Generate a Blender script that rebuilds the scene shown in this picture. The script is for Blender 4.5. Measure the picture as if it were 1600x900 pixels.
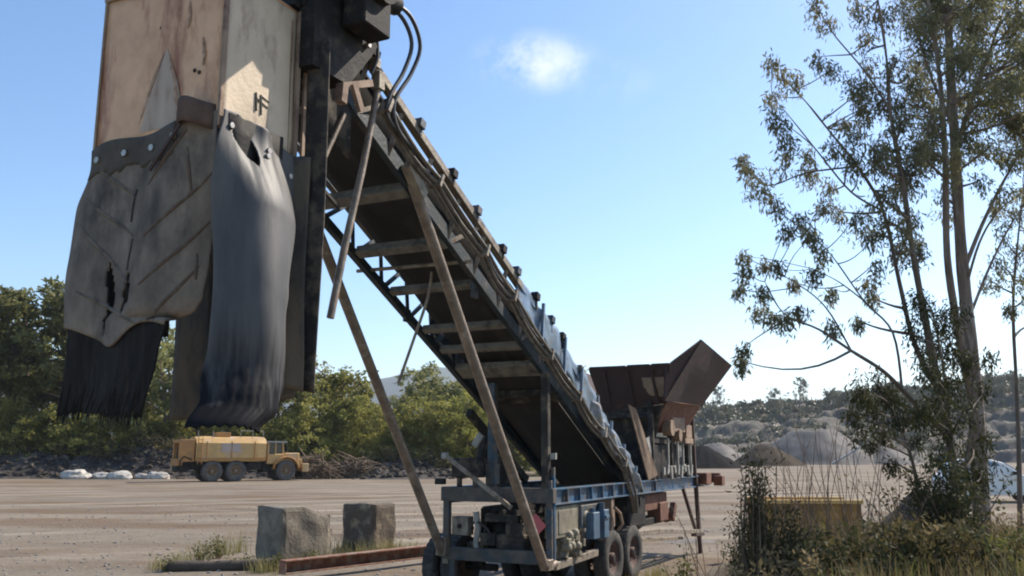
import bpy, bmesh, math, random
import numpy as np
from mathutils import Vector, Matrix, noise
R = math.radians
rnd = random.Random(7)
for o in list(bpy.data.objects): bpy.data.objects.remove(o)
S = bpy.context.scene
COL = S.collection

# ------------------------------------------------------------------ camera
F = 1400.0; HOR = 708.0; EYE = 2.4
PITCH = math.atan((HOR - 450) / F)
cam = bpy.data.cameras.new('camera'); cam.lens = F / 1600 * 36; cam.sensor_width = 36
cam.clip_start = .1; cam.clip_end = 12000
co = bpy.data.objects.new('camera', cam); COL.objects.link(co)
co.location = (0, 0, EYE); co.rotation_euler = (R(90) + PITCH, 0, 0)
S.camera = co

# ------------------------------------------------------------------ sky, sun, exposure
SUN_AZ = 56.0; SUN_EL = 43.0          # azimuth measured from +Y towards +X
w = bpy.data.worlds.new('World'); S.world = w; w.use_nodes = True
nt = w.node_tree; nt.nodes.clear()
out = nt.nodes.new('ShaderNodeOutputWorld'); bg = nt.nodes.new('ShaderNodeBackground')
sky = nt.nodes.new('ShaderNodeTexSky'); sky.sky_type = 'NISHITA'; sky.sun_disc = False
sky.sun_elevation = R(SUN_EL); sky.sun_rotation = R(SUN_AZ)
sky.altitude = 100; sky.air_density = 1.0; sky.dust_density = .6; sky.ozone_density = 2.2
bg.inputs['Strength'].default_value = 0.13
# one small wisp of cloud, placed by direction
def at(px, py, Y, z=None):
    a = (px - 800) / F; b = (450 - py) / F
    d = Vector((a, math.cos(PITCH) - b * math.sin(PITCH), math.sin(PITCH) + b * math.cos(PITCH)))
    if Y is None: return Vector((0, 0, EYE)) + d * ((z - EYE) / d.z)
    return Vector((0, 0, EYE)) + d * (Y / d.y)
def N(tree, t, **k):
    n = tree.nodes.new(t)
    for a, b in k.items(): setattr(n, a, b)
    return n
tc = N(nt, 'ShaderNodeTexCoord')
def blob(cx, cy, rad, tilt):
    c = (at(cx, cy, 100) - Vector((0, 0, EYE))).normalized()
    mp = N(nt, 'ShaderNodeMapping'); mp.vector_type = 'POINT'
    sub = N(nt, 'ShaderNodeVectorMath', operation='SUBTRACT'); sub.inputs[1].default_value = c
    nt.links.new(tc.outputs['Generated'], sub.inputs[0])
    mp.inputs['Rotation'].default_value = (0, R(tilt), 0); mp.inputs['Scale'].default_value = (.68, 1, 1.45)
    nt.links.new(sub.outputs[0], mp.inputs[0])
    ln = N(nt, 'ShaderNodeVectorMath', operation='LENGTH'); nt.links.new(mp.outputs[0], ln.inputs[0])
    mr = N(nt, 'ShaderNodeMapRange', interpolation_type='SMOOTHSTEP'); mr.inputs[1].default_value = rad; mr.inputs[2].default_value = rad * .1
    mr.inputs[3].default_value = 0; mr.inputs[4].default_value = 1
    nt.links.new(ln.outputs['Value'], mr.inputs[0]); return mr.outputs[0]
ns = N(nt, 'ShaderNodeTexNoise'); ns.inputs['Scale'].default_value = 15; ns.inputs['Detail'].default_value = 9; ns.inputs['Roughness'].default_value = .66
ns.inputs['Distortion'].default_value = .3
nt.links.new(tc.outputs['Generated'], ns.inputs['Vector'])
cr = N(nt, 'ShaderNodeMapRange'); cr.inputs[1].default_value = .42; cr.inputs[2].default_value = .62; nt.links.new(ns.outputs[0], cr.inputs[0])
b1 = blob(838, 98, .058, 38); b2 = blob(950, 128, .045, 10); b3 = blob(790, 70, .03, 20)
a1 = N(nt, 'ShaderNodeMath', operation='MAXIMUM'); nt.links.new(b1, a1.inputs[0]); a1.inputs[1].default_value = 0
b2h = N(nt, 'ShaderNodeMath', operation='MULTIPLY'); b2h.inputs[1].default_value = .25; nt.links.new(b2, b2h.inputs[0])
a2 = N(nt, 'ShaderNodeMath', operation='MAXIMUM'); nt.links.new(a1.outputs[0], a2.inputs[0]); nt.links.new(b2h.outputs[0], a2.inputs[1])
mu = N(nt, 'ShaderNodeMath', operation='MULTIPLY'); nt.links.new(a2.outputs[0], mu.inputs[0]); nt.links.new(cr.outputs[0], mu.inputs[1])
mu2 = N(nt, 'ShaderNodeMath', operation='MULTIPLY'); mu2.inputs[1].default_value = .55; nt.links.new(mu.outputs[0], mu2.inputs[0])
mx = N(nt, 'ShaderNodeMix', data_type='RGBA'); nt.links.new(mu2.outputs[0], mx.inputs[0])
hsv = N(nt, 'ShaderNodeHueSaturation'); hsv.inputs['Saturation'].default_value = 1.14; nt.links.new(sky.outputs[0], hsv.inputs['Color']); nt.links.new(hsv.outputs[0], mx.inputs[6]); mx.inputs[7].default_value = (6.6, 6.5, 6.6, 1)
nt.links.new(mx.outputs[2], bg.inputs['Color']); nt.links.new(bg.outputs[0], out.inputs[0])

sl = bpy.data.lights.new('sun', 'SUN'); sl.energy = 4.6; sl.angle = R(.5); sl.color = (1, .91, .78)
so = bpy.data.objects.new('sun', sl); COL.objects.link(so)
sd = Vector((math.sin(R(SUN_AZ)) * math.cos(R(SUN_EL)), math.cos(R(SUN_AZ)) * math.cos(R(SUN_EL)), math.sin(R(SUN_EL))))
so.rotation_euler = sd.to_track_quat('Z', 'Y').to_euler()
vs = S.view_settings
vs.view_transform = 'Standard'; vs.look = 'None'; vs.gamma = 1; vs.use_curve_mapping = False
vs.exposure = 0.72
S.cycles.filter_width = 2.0
S.cycles.max_bounces = 6; S.cycles.transparent_max_bounces = 8
S.cycles.volume_bounces = 0

# ------------------------------------------------------------------ helpers
def tag(o, label=None, cat=None, group=None, kind=None):
    if label: o['label'] = label
    if cat: o['category'] = cat
    if group: o['group'] = group
    if kind: o['kind'] = kind
    return o
def empty(name, loc, rz=0, label=None, cat=None, group=None):
    o = bpy.data.objects.new(name, None); COL.objects.link(o)
    o.location = loc; o.rotation_euler = (0, 0, rz); o.empty_display_size = .3
    return tag(o, label, cat, group)
V = Vector
class MB:
    """collects shapes and links them as one mesh object"""
    def __init__(s): s.v = []; s.f = []; s.sm = []
    def add(s, vs_, fs, smooth=False):
        b = len(s.v); s.v += [tuple(p) for p in vs_]
        for f in fs: s.f.append(tuple(i + b for i in f)); s.sm.append(smooth)
    def box(s, c, d, rot=None):
        c = V(c); hx, hy, hz = d[0] / 2, d[1] / 2, d[2] / 2
        b = min(hx, hy, hz) * .12
        P = []
        # box with a small chamfer (24 verts)
        import itertools
        idx = {}
        for sx, sy, sz in itertools.product((-1, 1), repeat=3):
            for ax in range(3):
                q = [sx * (hx - b), sy * (hy - b), sz * (hz - b)]
                q[ax] = (sx, sy, sz)[ax] * (hx, hy, hz)[ax]
                idx[(sx, sy, sz, ax)] = len(P); q = V(q)
                if rot is not None: q = rot @ q
                P.append(c + q)
        Fs = []
        for ax in range(3):
            o1, o2 = [a for a in range(3) if a != ax]
            for sg in (-1, 1):
                ring = []
                for s1, s2 in ((-1, -1), (1, -1), (1, 1), (-1, 1)):
                    k = [0, 0, 0]; k[ax] = sg; k[o1] = s1; k[o2] = s2; ring.append(idx[(*k, ax)])
                if (sg == 1) != (ax != 1): ring.reverse()
                Fs.append(ring)
        for ax in range(3):                       # edge chamfers, along axis ax
            o1, o2 = [a for a in range(3) if a != ax]
            for s1 in (-1, 1):
                for s2 in (-1, 1):
                    def K(sa, axx):
                        k = [0, 0, 0]; k[ax] = sa; k[o1] = s1; k[o2] = s2; return idx[(*k, axx)]
                    Fs.append([K(-1, o1), K(1, o1), K(1, o2), K(-1, o2)])
        for sx, sy, sz in itertools.product((-1, 1), repeat=3):
            Fs.append([idx[(sx, sy, sz, a)] for a in range(3)])
        s.add(P, Fs)
    def bar(s, a, b, w_, h_, up=(0, 0, 1)):
        a = V(a); b = V(b); d = b - a; L_ = d.length
        if L_ < 1e-6: return
        x = d / L_; upv = V(up)
        if abs(x.dot(upv)) > .98: upv = V((1, 0, 0))
        y = upv.cross(x).normalized(); z = x.cross(y)
        s.box((a + b) / 2, (L_, w_, h_), Matrix((x, y, z)).transposed())
    def tube(s, pts, r, n=8, cap=True):
        pts = [V(p) for p in pts]
        rr = r if isinstance(r, (list, tuple)) else [r] * len(pts)
        rings = []; prev = None
        for i, p in enumerate(pts):
            d = (pts[min(i + 1, len(pts) - 1)] - pts[max(i - 1, 0)])
            d = d.normalized() if d.length > 1e-9 else V((0, 0, 1))
            if prev is None:
                up = V((0, 0, 1)) if abs(d.z) < .9 else V((1, 0, 0))
                x = d.cross(up).normalized()
            else:
                x = (prev - d * prev.dot(d)); x = x.normalized() if x.length > 1e-6 else d.orthogonal().normalized()
            prev = x; y = d.cross(x)
            rings.append([p + (x * math.cos(2 * math.pi * k / n) + y * math.sin(2 * math.pi * k / n)) * rr[i] for k in range(n)])
        vs_ = [q for rg in rings for q in rg]; fs = []
        for i in range(len(rings) - 1):
            for k in range(n):
                fs.append((i * n + k, i * n + (k + 1) % n, (i + 1) * n + (k + 1) % n, (i + 1) * n + k))
        s.add(vs_, fs, True)
        if cap:
            s.add(rings[0], [tuple(range(n))[::-1]]); s.add(rings[-1], [tuple(range(n))])
    def cyl(s, a, b, r, n=20): s.tube([a, b], r, n)
    def lathe(s, c, axis, prof, n=28):
        """prof: (offset along axis, radius)"""
        ax = V(axis).normalized(); x = ax.orthogonal().normalized(); y = ax.cross(x); c = V(c)
        vs_ = []; fs = []
        for (o_, r_) in prof:
            for k in range(n):
                an = 2 * math.pi * k / n; vs_.append(c + ax * o_ + (x * math.cos(an) + y * math.sin(an)) * r_)
        for i in range(len(prof) - 1):
            for k in range(n):
                fs.append((i * n + k, i * n + (k + 1) % n, (i + 1) * n + (k + 1) % n, (i + 1) * n + k))
        s.add(vs_, fs, True)
    def prism(s, poly, ext):
        """poly: 3d points, extruded along ext"""
        n = len(poly); P = [V(p) for p in poly]; e = V(ext)
        s.add(P + [p + e for p in P], [tuple(range(n)), tuple(range(2 * n - 1, n - 1, -1))] +
              [(i, i + n, (i + 1) % n + n, (i + 1) % n) for i in range(n)])
    def sheet(s, fn, nu, nv, th, hole=None, smooth=True):
        """fn(a,b) a,b in 0..1 -> point; solid of thickness th"""
        G = [[V(fn(i / nu, j / nv)) for j in range(nv + 1)] for i in range(nu + 1)]
        Nn = [[None] * (nv + 1) for _ in range(nu + 1)]
        for i in range(nu + 1):
            for j in range(nv + 1):
                du = G[min(i + 1, nu)][j] - G[max(i - 1, 0)][j]; dv = G[i][min(j + 1, nv)] - G[i][max(j - 1, 0)]
                n_ = du.cross(dv); Nn[i][j] = n_.normalized() if n_.length > 1e-9 else V((0, 0, 1))
        W = nv + 1; vs_ = [G[i][j] for i in range(nu + 1) for j in range(W)]
        o2 = len(vs_); vs_ += [G[i][j] - Nn[i][j] * th for i in range(nu + 1) for j in range(W)]
        live = {(i, j) for i in range(nu) for j in range(nv) if not (hole and hole((i + .5) / nu, (j + .5) / nv))}
        fs = []
        for (i, j) in live:
            a, b, c, d = i * W + j, (i + 1) * W + j, (i + 1) * W + j + 1, i * W + j + 1
            fs.append((a, b, c, d)); fs.append((d + o2, c + o2, b + o2, a + o2))
            for (q, e1, e2) in (((i, j - 1), a, b), ((i + 1, j), b, c), ((i, j + 1), c, d), ((i - 1, j), d, a)):
                if q not in live: fs.append((e2, e1, e1 + o2, e2 + o2))
        s.add(vs_, fs, smooth)
    def mesh(s, name, m):
        me = bpy.data.meshes.new(name); me.from_pydata(s.v, [], s.f); me.update()
        me.polygons.foreach_set('use_smooth', s.sm)
        if m: me.materials.append(m)
        bm = bmesh.new(); bm.from_mesh(me)
        bmesh.ops.recalc_face_normals(bm, faces=bm.faces); bm.to_mesh(me); bm.free()
        return me
    def build(s, name, m, parent=None, label=None):
        o = bpy.data.objects.new(name, s.mesh(name, m)); COL.objects.link(o); o.parent = parent
        if label: o['label'] = label
        return o
def npmesh(name, verts, faces, m, smooth=False):
    me = bpy.data.meshes.new(name); verts = np.asarray(verts, np.float32); faces = np.asarray(faces, np.int32)
    k = faces.shape[1]
    me.vertices.add(len(verts)); me.vertices.foreach_set('co', verts.ravel())
    me.loops.add(faces.size); me.loops.foreach_set('vertex_index', faces.ravel())
    me.polygons.add(len(faces)); me.polygons.foreach_set('loop_start', np.arange(0, faces.size, k, dtype=np.int32))
    me.polygons.foreach_set('use_smooth', [smooth] * len(faces))
    me.update(calc_edges=True); me.validate()
    if m: me.materials.append(m)
    return me
def link(name, me, parent=None):
    o = bpy.data.objects.new(name, me); COL.objects.link(o); o.parent = parent; return o

# ------------------------------------------------------------------ materials
MATS = {}
def mat(name, c1, c2=None, scale=4, rough=.7, metal=0, bump=0, bscale=30, c3=None, t3=.6, s3=3, stretch=(1, 1, 1), spec=.5, stretch3=None, detail=6, soft3=.1, bst=(1, 1, 1)):
    if name in MATS: return MATS[name]
    m = bpy.data.materials.new(name); m.use_nodes = True; t = m.node_tree; MATS[name] = m
    b = t.nodes['Principled BSDF']; b.inputs['Roughness'].default_value = rough; b.inputs['Metallic'].default_value = metal
    b.inputs['Specular IOR Level'].default_value = spec
    c2 = c2 or tuple(x * .7 for x in c1)
    tcn = N(t, 'ShaderNodeTexCoord')
    def tex(sc, st, det=detail, rg=.6):
        mp = N(t, 'ShaderNodeMapping'); mp.inputs['Scale'].default_value = st; t.links.new(tcn.outputs['Object'], mp.inputs[0])
        n = N(t, 'ShaderNodeTexNoise'); n.inputs['Scale'].default_value = sc; n.inputs['Detail'].default_value = det; n.inputs['Roughness'].default_value = rg
        t.links.new(mp.outputs[0], n.inputs['Vector']); return n.outputs[0]
    mr = N(t, 'ShaderNodeMapRange'); mr.inputs[1].default_value = .32; mr.inputs[2].default_value = .68; t.links.new(tex(scale, stretch), mr.inputs[0])
    mxn = N(t, 'ShaderNodeMix', data_type='RGBA'); mxn.inputs[6].default_value = (*c1, 1); mxn.inputs[7].default_value = (*c2, 1)
    t.links.new(mr.outputs[0], mxn.inputs[0]); col = mxn.outputs[2]
    if c3:
        mr3 = N(t, 'ShaderNodeMapRange'); mr3.inputs[1].default_value = t3 - soft3; mr3.inputs[2].default_value = t3 + soft3
        t.links.new(tex(s3, stretch3 or stretch, 8, .65), mr3.inputs[0])
        m3 = N(t, 'ShaderNodeMix', data_type='RGBA'); t.links.new(mr3.outputs[0], m3.inputs[0]); t.links.new(col, m3.inputs[6]); m3.inputs[7].default_value = (*c3, 1)
        col = m3.outputs[2]
    t.links.new(col, b.inputs['Base Color'])
    if bump:
        bn = N(t, 'ShaderNodeBump'); bn.inputs['Strength'].default_value = bump; bn.inputs['Distance'].default_value = .02
        t.links.new(tex(bscale, bst), bn.inputs['Height']); t.links.new(bn.outputs[0], b.inputs['Normal'])
    return m
def leafmat(name, c1, c2, trans=.35, scale=1.5, rough=.5):
    m = bpy.data.materials.new(name); m.use_nodes = True; t = m.node_tree; b = t.nodes['Principled BSDF']
    b.inputs['Roughness'].default_value = rough; b.inputs['Specular IOR Level'].default_value = .2
    geo = N(t, 'ShaderNodeNewGeometry'); tcn = N(t, 'ShaderNodeTexCoord'); oi = N(t, 'ShaderNodeObjectInfo')
    n = N(t, 'ShaderNodeTexNoise'); n.inputs['Scale'].default_value = scale; n.inputs['Detail'].default_value = 3; t.links.new(tcn.outputs['Object'], n.inputs['Vector'])
    ad = N(t, 'ShaderNodeMath', operation='MULTIPLY_ADD'); ad.inputs[1].default_value = .55; t.links.new(geo.outputs['Random Per Island'], ad.inputs[0])
    mr = N(t, 'ShaderNodeMapRange'); mr.inputs[1].default_value = .3; mr.inputs[2].default_value = .7; mr.inputs[4].default_value = .5
    t.links.new(n.outputs[0], mr.inputs[0]); t.links.new(mr.outputs[0], ad.inputs[2])
    mxn = N(t, 'ShaderNodeMix', data_type='RGBA'); mxn.inputs[6].default_value = (*c1, 1); mxn.inputs[7].default_value = (*c2, 1)
    t.links.new(ad.outputs[0], mxn.inputs[0])
    hs = N(t, 'ShaderNodeHueSaturation'); t.links.new(mxn.outputs[2], hs.inputs['Color'])
    v = N(t, 'ShaderNodeMapRange'); v.inputs[3].default_value = .8; v.inputs[4].default_value = 1.25; t.links.new(oi.outputs['Random'], v.inputs[0]); t.links.new(v.outputs[0], hs.inputs['Value'])
    t.links.new(hs.outputs[0], b.inputs['Base Color'])
    tr = N(t, 'ShaderNodeBsdfTranslucent'); t.links.new(hs.outputs[0], tr.inputs[0])
    ms = N(t, 'ShaderNodeMixShader'); ms.inputs[0].default_value = trans
    t.links.new(b.outputs[0], ms.inputs[1]); t.links.new(tr.outputs[0], ms.inputs[2]); t.links.new(ms.outputs[0], t.nodes['Material Output'].inputs[0])
    return m

M_blue = mat('blue_paint', (.05, .15, .27), (.02, .06, .11), 5, .45, .1, .4, 25, (.13, .095, .065), .53, 4)
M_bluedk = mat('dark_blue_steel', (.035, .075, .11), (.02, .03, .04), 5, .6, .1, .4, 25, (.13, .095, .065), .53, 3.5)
M_sheet = mat('blue_grey_sheet', (.24, .31, .40), (.12, .16, .21), 3, .32, .35, .35, 12, (.20, .17, .13), .6, 4)
M_dusty = mat('dusty_steel', (.34, .29, .22), (.17, .14, .11), 6, .6, .2, .4, 30, (.11, .07, .045), .58, 5)
M_beam = mat('dusty_crossbeam', (.22, .20, .165), (.11, .10, .085), 5, .75, 0, .4, 30, (.06, .055, .05), .6, 5)
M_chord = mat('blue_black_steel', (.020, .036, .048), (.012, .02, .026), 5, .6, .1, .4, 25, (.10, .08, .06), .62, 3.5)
M_dusty2 = mat('dusty_grey_beam', (.13, .11, .09), (.07, .06, .05), 5, .8, 0, .5, 30, (.04, .05, .06), .56, 4)
M_brown = mat('brown_weathered_tube', (.27, .20, .145), (.13, .10, .075), 5, .5, .25, .3, 40, (.40, .34, .27), .63, 6)
M_hood = mat('cream_hood_paint', (.72, .43, .24), (.50, .28, .15), 3.0, .5, .0, .25, 20, (.26, .09, .035), .55, 3.0, stretch3=(1, 1, .3), soft3=.08)
M_rust = mat('rust', (.17, .065, .035), (.09, .04, .026), 5, .85, 0, .6, 40, (.26, .13, .07), .62, 7)
M_rustbeam = mat('rusty_red_beam', (.27, .115, .07), (.15, .07, .045), 6, .85, 0, .6, 40, (.30, .23, .17), .55, 5)
M_rustdk = mat('dark_rust_plate', (.06, .03, .024), (.035, .022, .019), 3, .8, 0, .5, 25, (.11, .05, .03), .64, 3)
M_tan = mat('tan_dusty_plate', (.33, .235, .16), (.20, .13, .09), 3, .8, 0, .4, 25, (.12, .06, .04), .6, 4)
M_black = mat('black_machinery', (.012, .011, .011), (.026, .022, .019), 6, .75, 0, .4, 30, (.07, .06, .045), .62, 6, spec=.25)
M_dark = mat('dark_dusty', (.045, .040, .036), (.026, .024, .023), 4, .85, 0, .5, 25, (.14, .115, .085), .57, 3.5, spec=.2)
M_belt = mat('belt_rubber', (.022, .022, .024), (.04, .038, .036), 3, .8, 0, .2, 30, (.075, .07, .06), .66, 2, stretch=(.4, 1, .4))
M_flapdust = mat('dusty_rubber_flap', (.25, .20, .155), (.10, .08, .062), 3.2, .85, 0, .6, 18, (.055, .047, .04), .57, 2.2, stretch=(1, 1, .5))
M_flapblk = mat('frayed_black_cord', (.007, .007, .008), (.022, .019, .017), 5, .8, 0, .5, 50, (.05, .042, .034), .66, 4, stretch=(5, 5, .4), spec=.25)
M_flapgrey = mat('worn_shiny_rubber', (.105, .097, .09), (.055, .052, .051), 1.6, .58, 0, .15, 14, (.03, .03, .033), .56, 1.5, stretch=(1.6, 1.6, .45), stretch3=(2, 2, .4), bst=(1.5, 1.5, .4), soft3=.16, spec=.5)
M_flapworn = mat('worn_black_rubber', (.008, .008, .009), (.018, .018, .02), 4, .75, 0, .4, 30, stretch=(6, 6, .4), bst=(4, 4, .3))
M_flapedge = mat('brown_rubber_flap', (.13, .095, .06), (.055, .045, .035), 3, .8, 0, .4, 20, (.03, .028, .028), .58, 3, stretch=(1, 1, .4))
M_hose = mat('dusty_hose', (.20, .165, .125), (.09, .075, .06), 9, .6, 0, .2, 40, (.03, .03, .03), .62, 6)
M_hoseblk = mat('black_hose', (.03, .03, .035), (.06, .055, .05), 9, .45)
M_tyre = mat('tyre_rubber', (.03, .029, .028), (.07, .062, .053), 5, .9, 0, .5, 40, (.13, .11, .09), .64, 4)
M_rim = mat('rusty_rim', (.11, .055, .04), (.06, .035, .028), 7, .8, 0, .4, 40)
M_beige = mat('beige_engine_panel', (.27, .235, .16), (.14, .12, .085), 4, .6, 0, .3, 30, (.09, .08, .06), .6, 5)
M_ltblue = mat('light_blue_enamel', (.09, .155, .23), (.045, .08, .12), 6, .45, 0, .2, 30, (.1, .08, .07), .63, 6)
M_pale = mat('pale_grey_paint', (.36, .34, .30), (.20, .19, .165), 6, .5, 0, .3, 30)
M_red = mat('faded_red_placard', (.52, .10, .11), (.4, .09, .09), 9, .5)
M_bolt = mat('bolt_steel', (.45, .42, .38), (.25, .22, .19), 20, .4, .7)
M_conc = mat('weathered_concrete', (.25, .21, .16), (.12, .10, .075), 3, .9, 0, .9, 14, (.10, .09, .075), .6, 3.5)
M_concdk = mat('dark_mottled_block', (.12, .09, .065), (.055, .043, .032), 3, .95, 0, .9, 14, (.34, .26, .17), .6, 3)  # dark base with random paler patches
M_yel = mat('faded_yellow_paint', (.55, .34, .12), (.42, .25, .09), 1.2, .5, 0, .2, 10, (.46, .36, .26), .6, .8)
M_yeldk = mat('worn_orange_paint', (.48, .22, .06), (.30, .15, .05), 2, .6, 0, .2, 10)
M_glass = mat('dark_window', (.03, .04, .045), (.02, .025, .03), 3, .08, 0, 0)
M_ttyre = mat('truck_tyre', (.06, .055, .05), (.12, .105, .09), 2, .9, 0, .4, 10)
M_white = mat('white_car_paint', (.74, .70, .66), (.68, .65, .61), 1, .25, 0, 0)
M_cglass = mat('car_window_glass', (.20, .27, .32), (.12, .16, .2), 1, .08, .3, 0)
M_bark = mat('eucalypt_bark', (.28, .20, .15), (.13, .09, .067), 5, .9, 0, .8, 25, (.40, .33, .27), .62, 3, stretch=(3, 3, .5))
M_barkdk = mat('grey_bark', (.19, .14, .105), (.095, .07, .052), 5, .9, 0, .6, 25, stretch=(3, 3, .6))
M_rockw = mat('pale_rock', (.55, .52, .47), (.25, .22, .19), 3, .9, 0, .5, 8)
M_soil = mat('dark_soil', (.05, .04, .033), (.024, .02, .017), .6, .95, 0, 1, 3, (.12, .095, .075), .63, .8)
M_graveld = mat('dark_gravel', (.020, .018, .017), (.011, .010, .010), .8, .95, 0, 1, 4, spec=.03)
M_gravelb = mat('brown_gravel', (.075, .056, .038), (.045, .035, .025), .8, .95, 0, 1, 4, spec=.05)
M_gravelg = mat('grey_gravel', (.11, .098, .09), (.065, .06, .056), .3, .95, 0, 1, 3, (.22, .19, .16), .58, .15)
M_brush = mat('dry_brushwood', (.20, .14, .09), (.10, .07, .045), 3, .9)
M_dryg = leafmat('dry_grass', (.32, .23, .12), (.12, .105, .045), .3, 1.2, .8)
M_greeng = leafmat('green_weed', (.07, .085, .025), (.17, .16, .05), .35, 1.2, .7)
M_leafA = leafmat('eucalypt_leaf', (.09, .11, .06), (.31, .27, .14), .55, 1.1)
M_leafD = leafmat('dark_ivy_leaf', (.026, .034, .014), (.085, .082, .03), .3, 1.4, .7)
M_leafB = leafmat('bush_leaf_green', (.12, .14, .03), (.38, .34, .10), .5, .5)
M_leafC = leafmat('bush_leaf_olive', (.085, .105, .04), (.28, .26, .095), .5, .5)
M_leafY = leafmat('bush_leaf_yellow', (.19, .20, .04), (.33, .31, .09), .45, .5)
M_leafF = leafmat('far_leaf', (.065, .07, .045), (.15, .145, .09), .2, .1)

# ------------------------------------------------------------------ ground
def sstep(a, b, x):
    t_ = min(1, max(0, (x - a) / (b - a))); return t_ * t_ * (3 - 2 * t_)
def gh(x, y):
    """height of the ground"""
    h = .05 * noise.noise(V((x * .12, y * .12, 0))) + .03 * noise.noise(V((x * .5, y * .5, 3)))
    h *= min(1, y / 60 + .4)
    bank = .95 * sstep(1.9, 3.8, x - (y - 9) * .12) * (1 - sstep(15, 21, y)) * (1 - .0 * x)
    bank *= 1 - sstep(26, 40, x)
    h += bank + (.12 * noise.noise(V((x * .8, y * .8, 5))) * bank)
    return h
ys = [-20, -8, 0]
y = 2.0
while y < 6000: ys.append(y); y += max(.35, y * .03)
ys.append(9000)
vs_, fs_ = [], []
ncol = 141
for y in ys:
    half = 40 + max(y, 0) * 1.2
    for i in range(ncol):
        s_ = (i / (ncol - 1)) * 2 - 1; x = half * (s_ * .35 + .65 * s_ ** 3)
        z = gh(x, y) if 2 <= y < 220 else (0 if y > 0 else gh(x, 2))
        vs_.append((x, y, z))
for j in range(len(ys) - 1):
    for i in range(ncol - 1):
        a = j * ncol + i; fs_.append((a, a + 1, a + ncol + 1, a + ncol))
def ground_material():
    m = bpy.data.materials.new('gravel_yard'); m.use_nodes = True; t = m.node_tree; b = t.nodes['Principled BSDF']
    b.inputs['Roughness'].default_value = .95; b.inputs['Specular IOR Level'].default_value = .2
    tcn = N(t, 'ShaderNodeTexCoord')
    def tex(sc, st=(1, 1, 1), det=8, rg=.6, rot=0):
        mp = N(t, 'ShaderNodeMapping'); mp.inputs['Scale'].default_value = st; mp.inputs['Rotation'].default_value = (0, 0, rot)
        t.links.new(tcn.outputs['Object'], mp.inputs[0]); n = N(t, 'ShaderNodeTexNoise'); n.inputs['Scale'].default_value = sc
        n.inputs['Detail'].default_value = det; n.inputs['Roughness'].default_value = rg; t.links.new(mp.outputs[0], n.inputs['Vector']); return n.outputs[0]
    def ramp(src, lo, hi):
        r = N(t, 'ShaderNodeMapRange'); r.inputs[1].default_value = lo; r.inputs[2].default_value = hi; t.links.new(src, r.inputs[0]); return r.outputs[0]
    def mix(f, a, c):
        k = N(t, 'ShaderNodeMix', data_type='RGBA'); t.links.new(f, k.inputs[0])
        for src, i in ((a, 6), (c, 7)):
            if isinstance(src, tuple): k.inputs[i].default_value = (*src, 1)
            else: t.links.new(src, k.inputs[i])
        return k.outputs[2]
    base = mix(ramp(tex(.08, (1, 2.5, 1)), .38, .62), (.225, .182, .135), (.165, .138, .106))
    c = mix(ramp(tex(.13, (.5, 1.9, 1), 8, .65, .05), .5, .64), base, (.14, .092, .056))      # brown vehicle tracks, mostly across the yard
    c = mix(ramp(tex(.2, (.6, 2.6, 1), 8, .65, -.2), .56, .64), c, (.095, .068, .047))
    c = mix(ramp(tex(1.4), .5, .75), c, (.145, .113, .08))
    c = mix(ramp(tex(9, det=5), .58, .7), c, (.27, .24, .2))
    c = mix(ramp(tex(14, det=5), .6, .7), c, (.09, .08, .068))
    def tracks(rot, sc, dist, off, lo, hi, msc):
        mp = N(t, 'ShaderNodeMapping'); mp.inputs['Rotation'].default_value = (0, 0, rot); mp.inputs['Location'].default_value = (off, off * .7, 0); t.links.new(tcn.outputs['Object'], mp.inputs[0])
        wv = N(t, 'ShaderNodeTexWave', wave_type='BANDS', bands_direction='Y'); wv.inputs['Scale'].default_value = sc; wv.inputs['Distortion'].default_value = dist; wv.inputs['Detail'].default_value = 3; wv.inputs['Detail Scale'].default_value = .15
        t.links.new(mp.outputs[0], wv.inputs['Vector'])
        ml = N(t, 'ShaderNodeMath', operation='MULTIPLY'); t.links.new(ramp(wv.outputs['Fac'], lo, hi), ml.inputs[0]); t.links.new(ramp(tex(msc, (1, 1.6, 1), 5, .6, rot), .45, .6), ml.inputs[1]); return ml.outputs[0]
    t1 = tracks(.22, .05, 7, 3, .5, .85, .05); t2 = tracks(-.5, .085, 6, 11, .6, .95, .06)
    c = mix(t1, c, (.135, .092, .058)); c = mix(t2, c, (.27, .225, .17))
    # darker leaf litter and soil on the near bank
    sep = N(t, 'ShaderNodeSeparateXYZ'); t.links.new(tcn.outputs['Object'], sep.inputs[0])
    lit = ramp(sep.outputs[2], .25, .6)
    c = mix(lit, c, mix(ramp(tex(3), .4, .6), (.085, .075, .045), (.15, .12, .075)))
    t.links.new(c, b.inputs['Base Color'])
    bn = N(t, 'ShaderNodeBump'); bn.inputs['Strength'].default_value = .9; bn.inputs['Distance'].default_value = .06
    t.links.new(tex(5, det=10, rg=.7), bn.inputs['Height']); t.links.new(bn.outputs[0], b.inputs['Normal'])
    return m
tag(link('ground', npmesh('ground', vs_, fs_, ground_material(), True)), kind='structure')

def heightfield(name, x0, x1, nx, y0, y1, ny, fn, m, smooth=True):
    v, f = [], []
    for j in range(ny + 1):
        for i in range(nx + 1):
            x = x0 + (x1 - x0) * i / nx; yy = y0 + (y1 - y0) * j / ny; p = fn(x, yy)
            v.append(p if isinstance(p, tuple) else (x, yy, p))
    for j in range(ny):
        for i in range(nx):
            a = j * (nx + 1) + i; f.append((a, a + 1, a + nx + 2, a + nx + 1))
    return npmesh(name, v, f, m, smooth)
def fbm(x, y, s, o=0, oc=5):
    return sum(noise.noise(V((x * s * 2 ** k, y * s * 2 ** k, o + k * 7))) * .5 ** k for k in range(oc))

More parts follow.
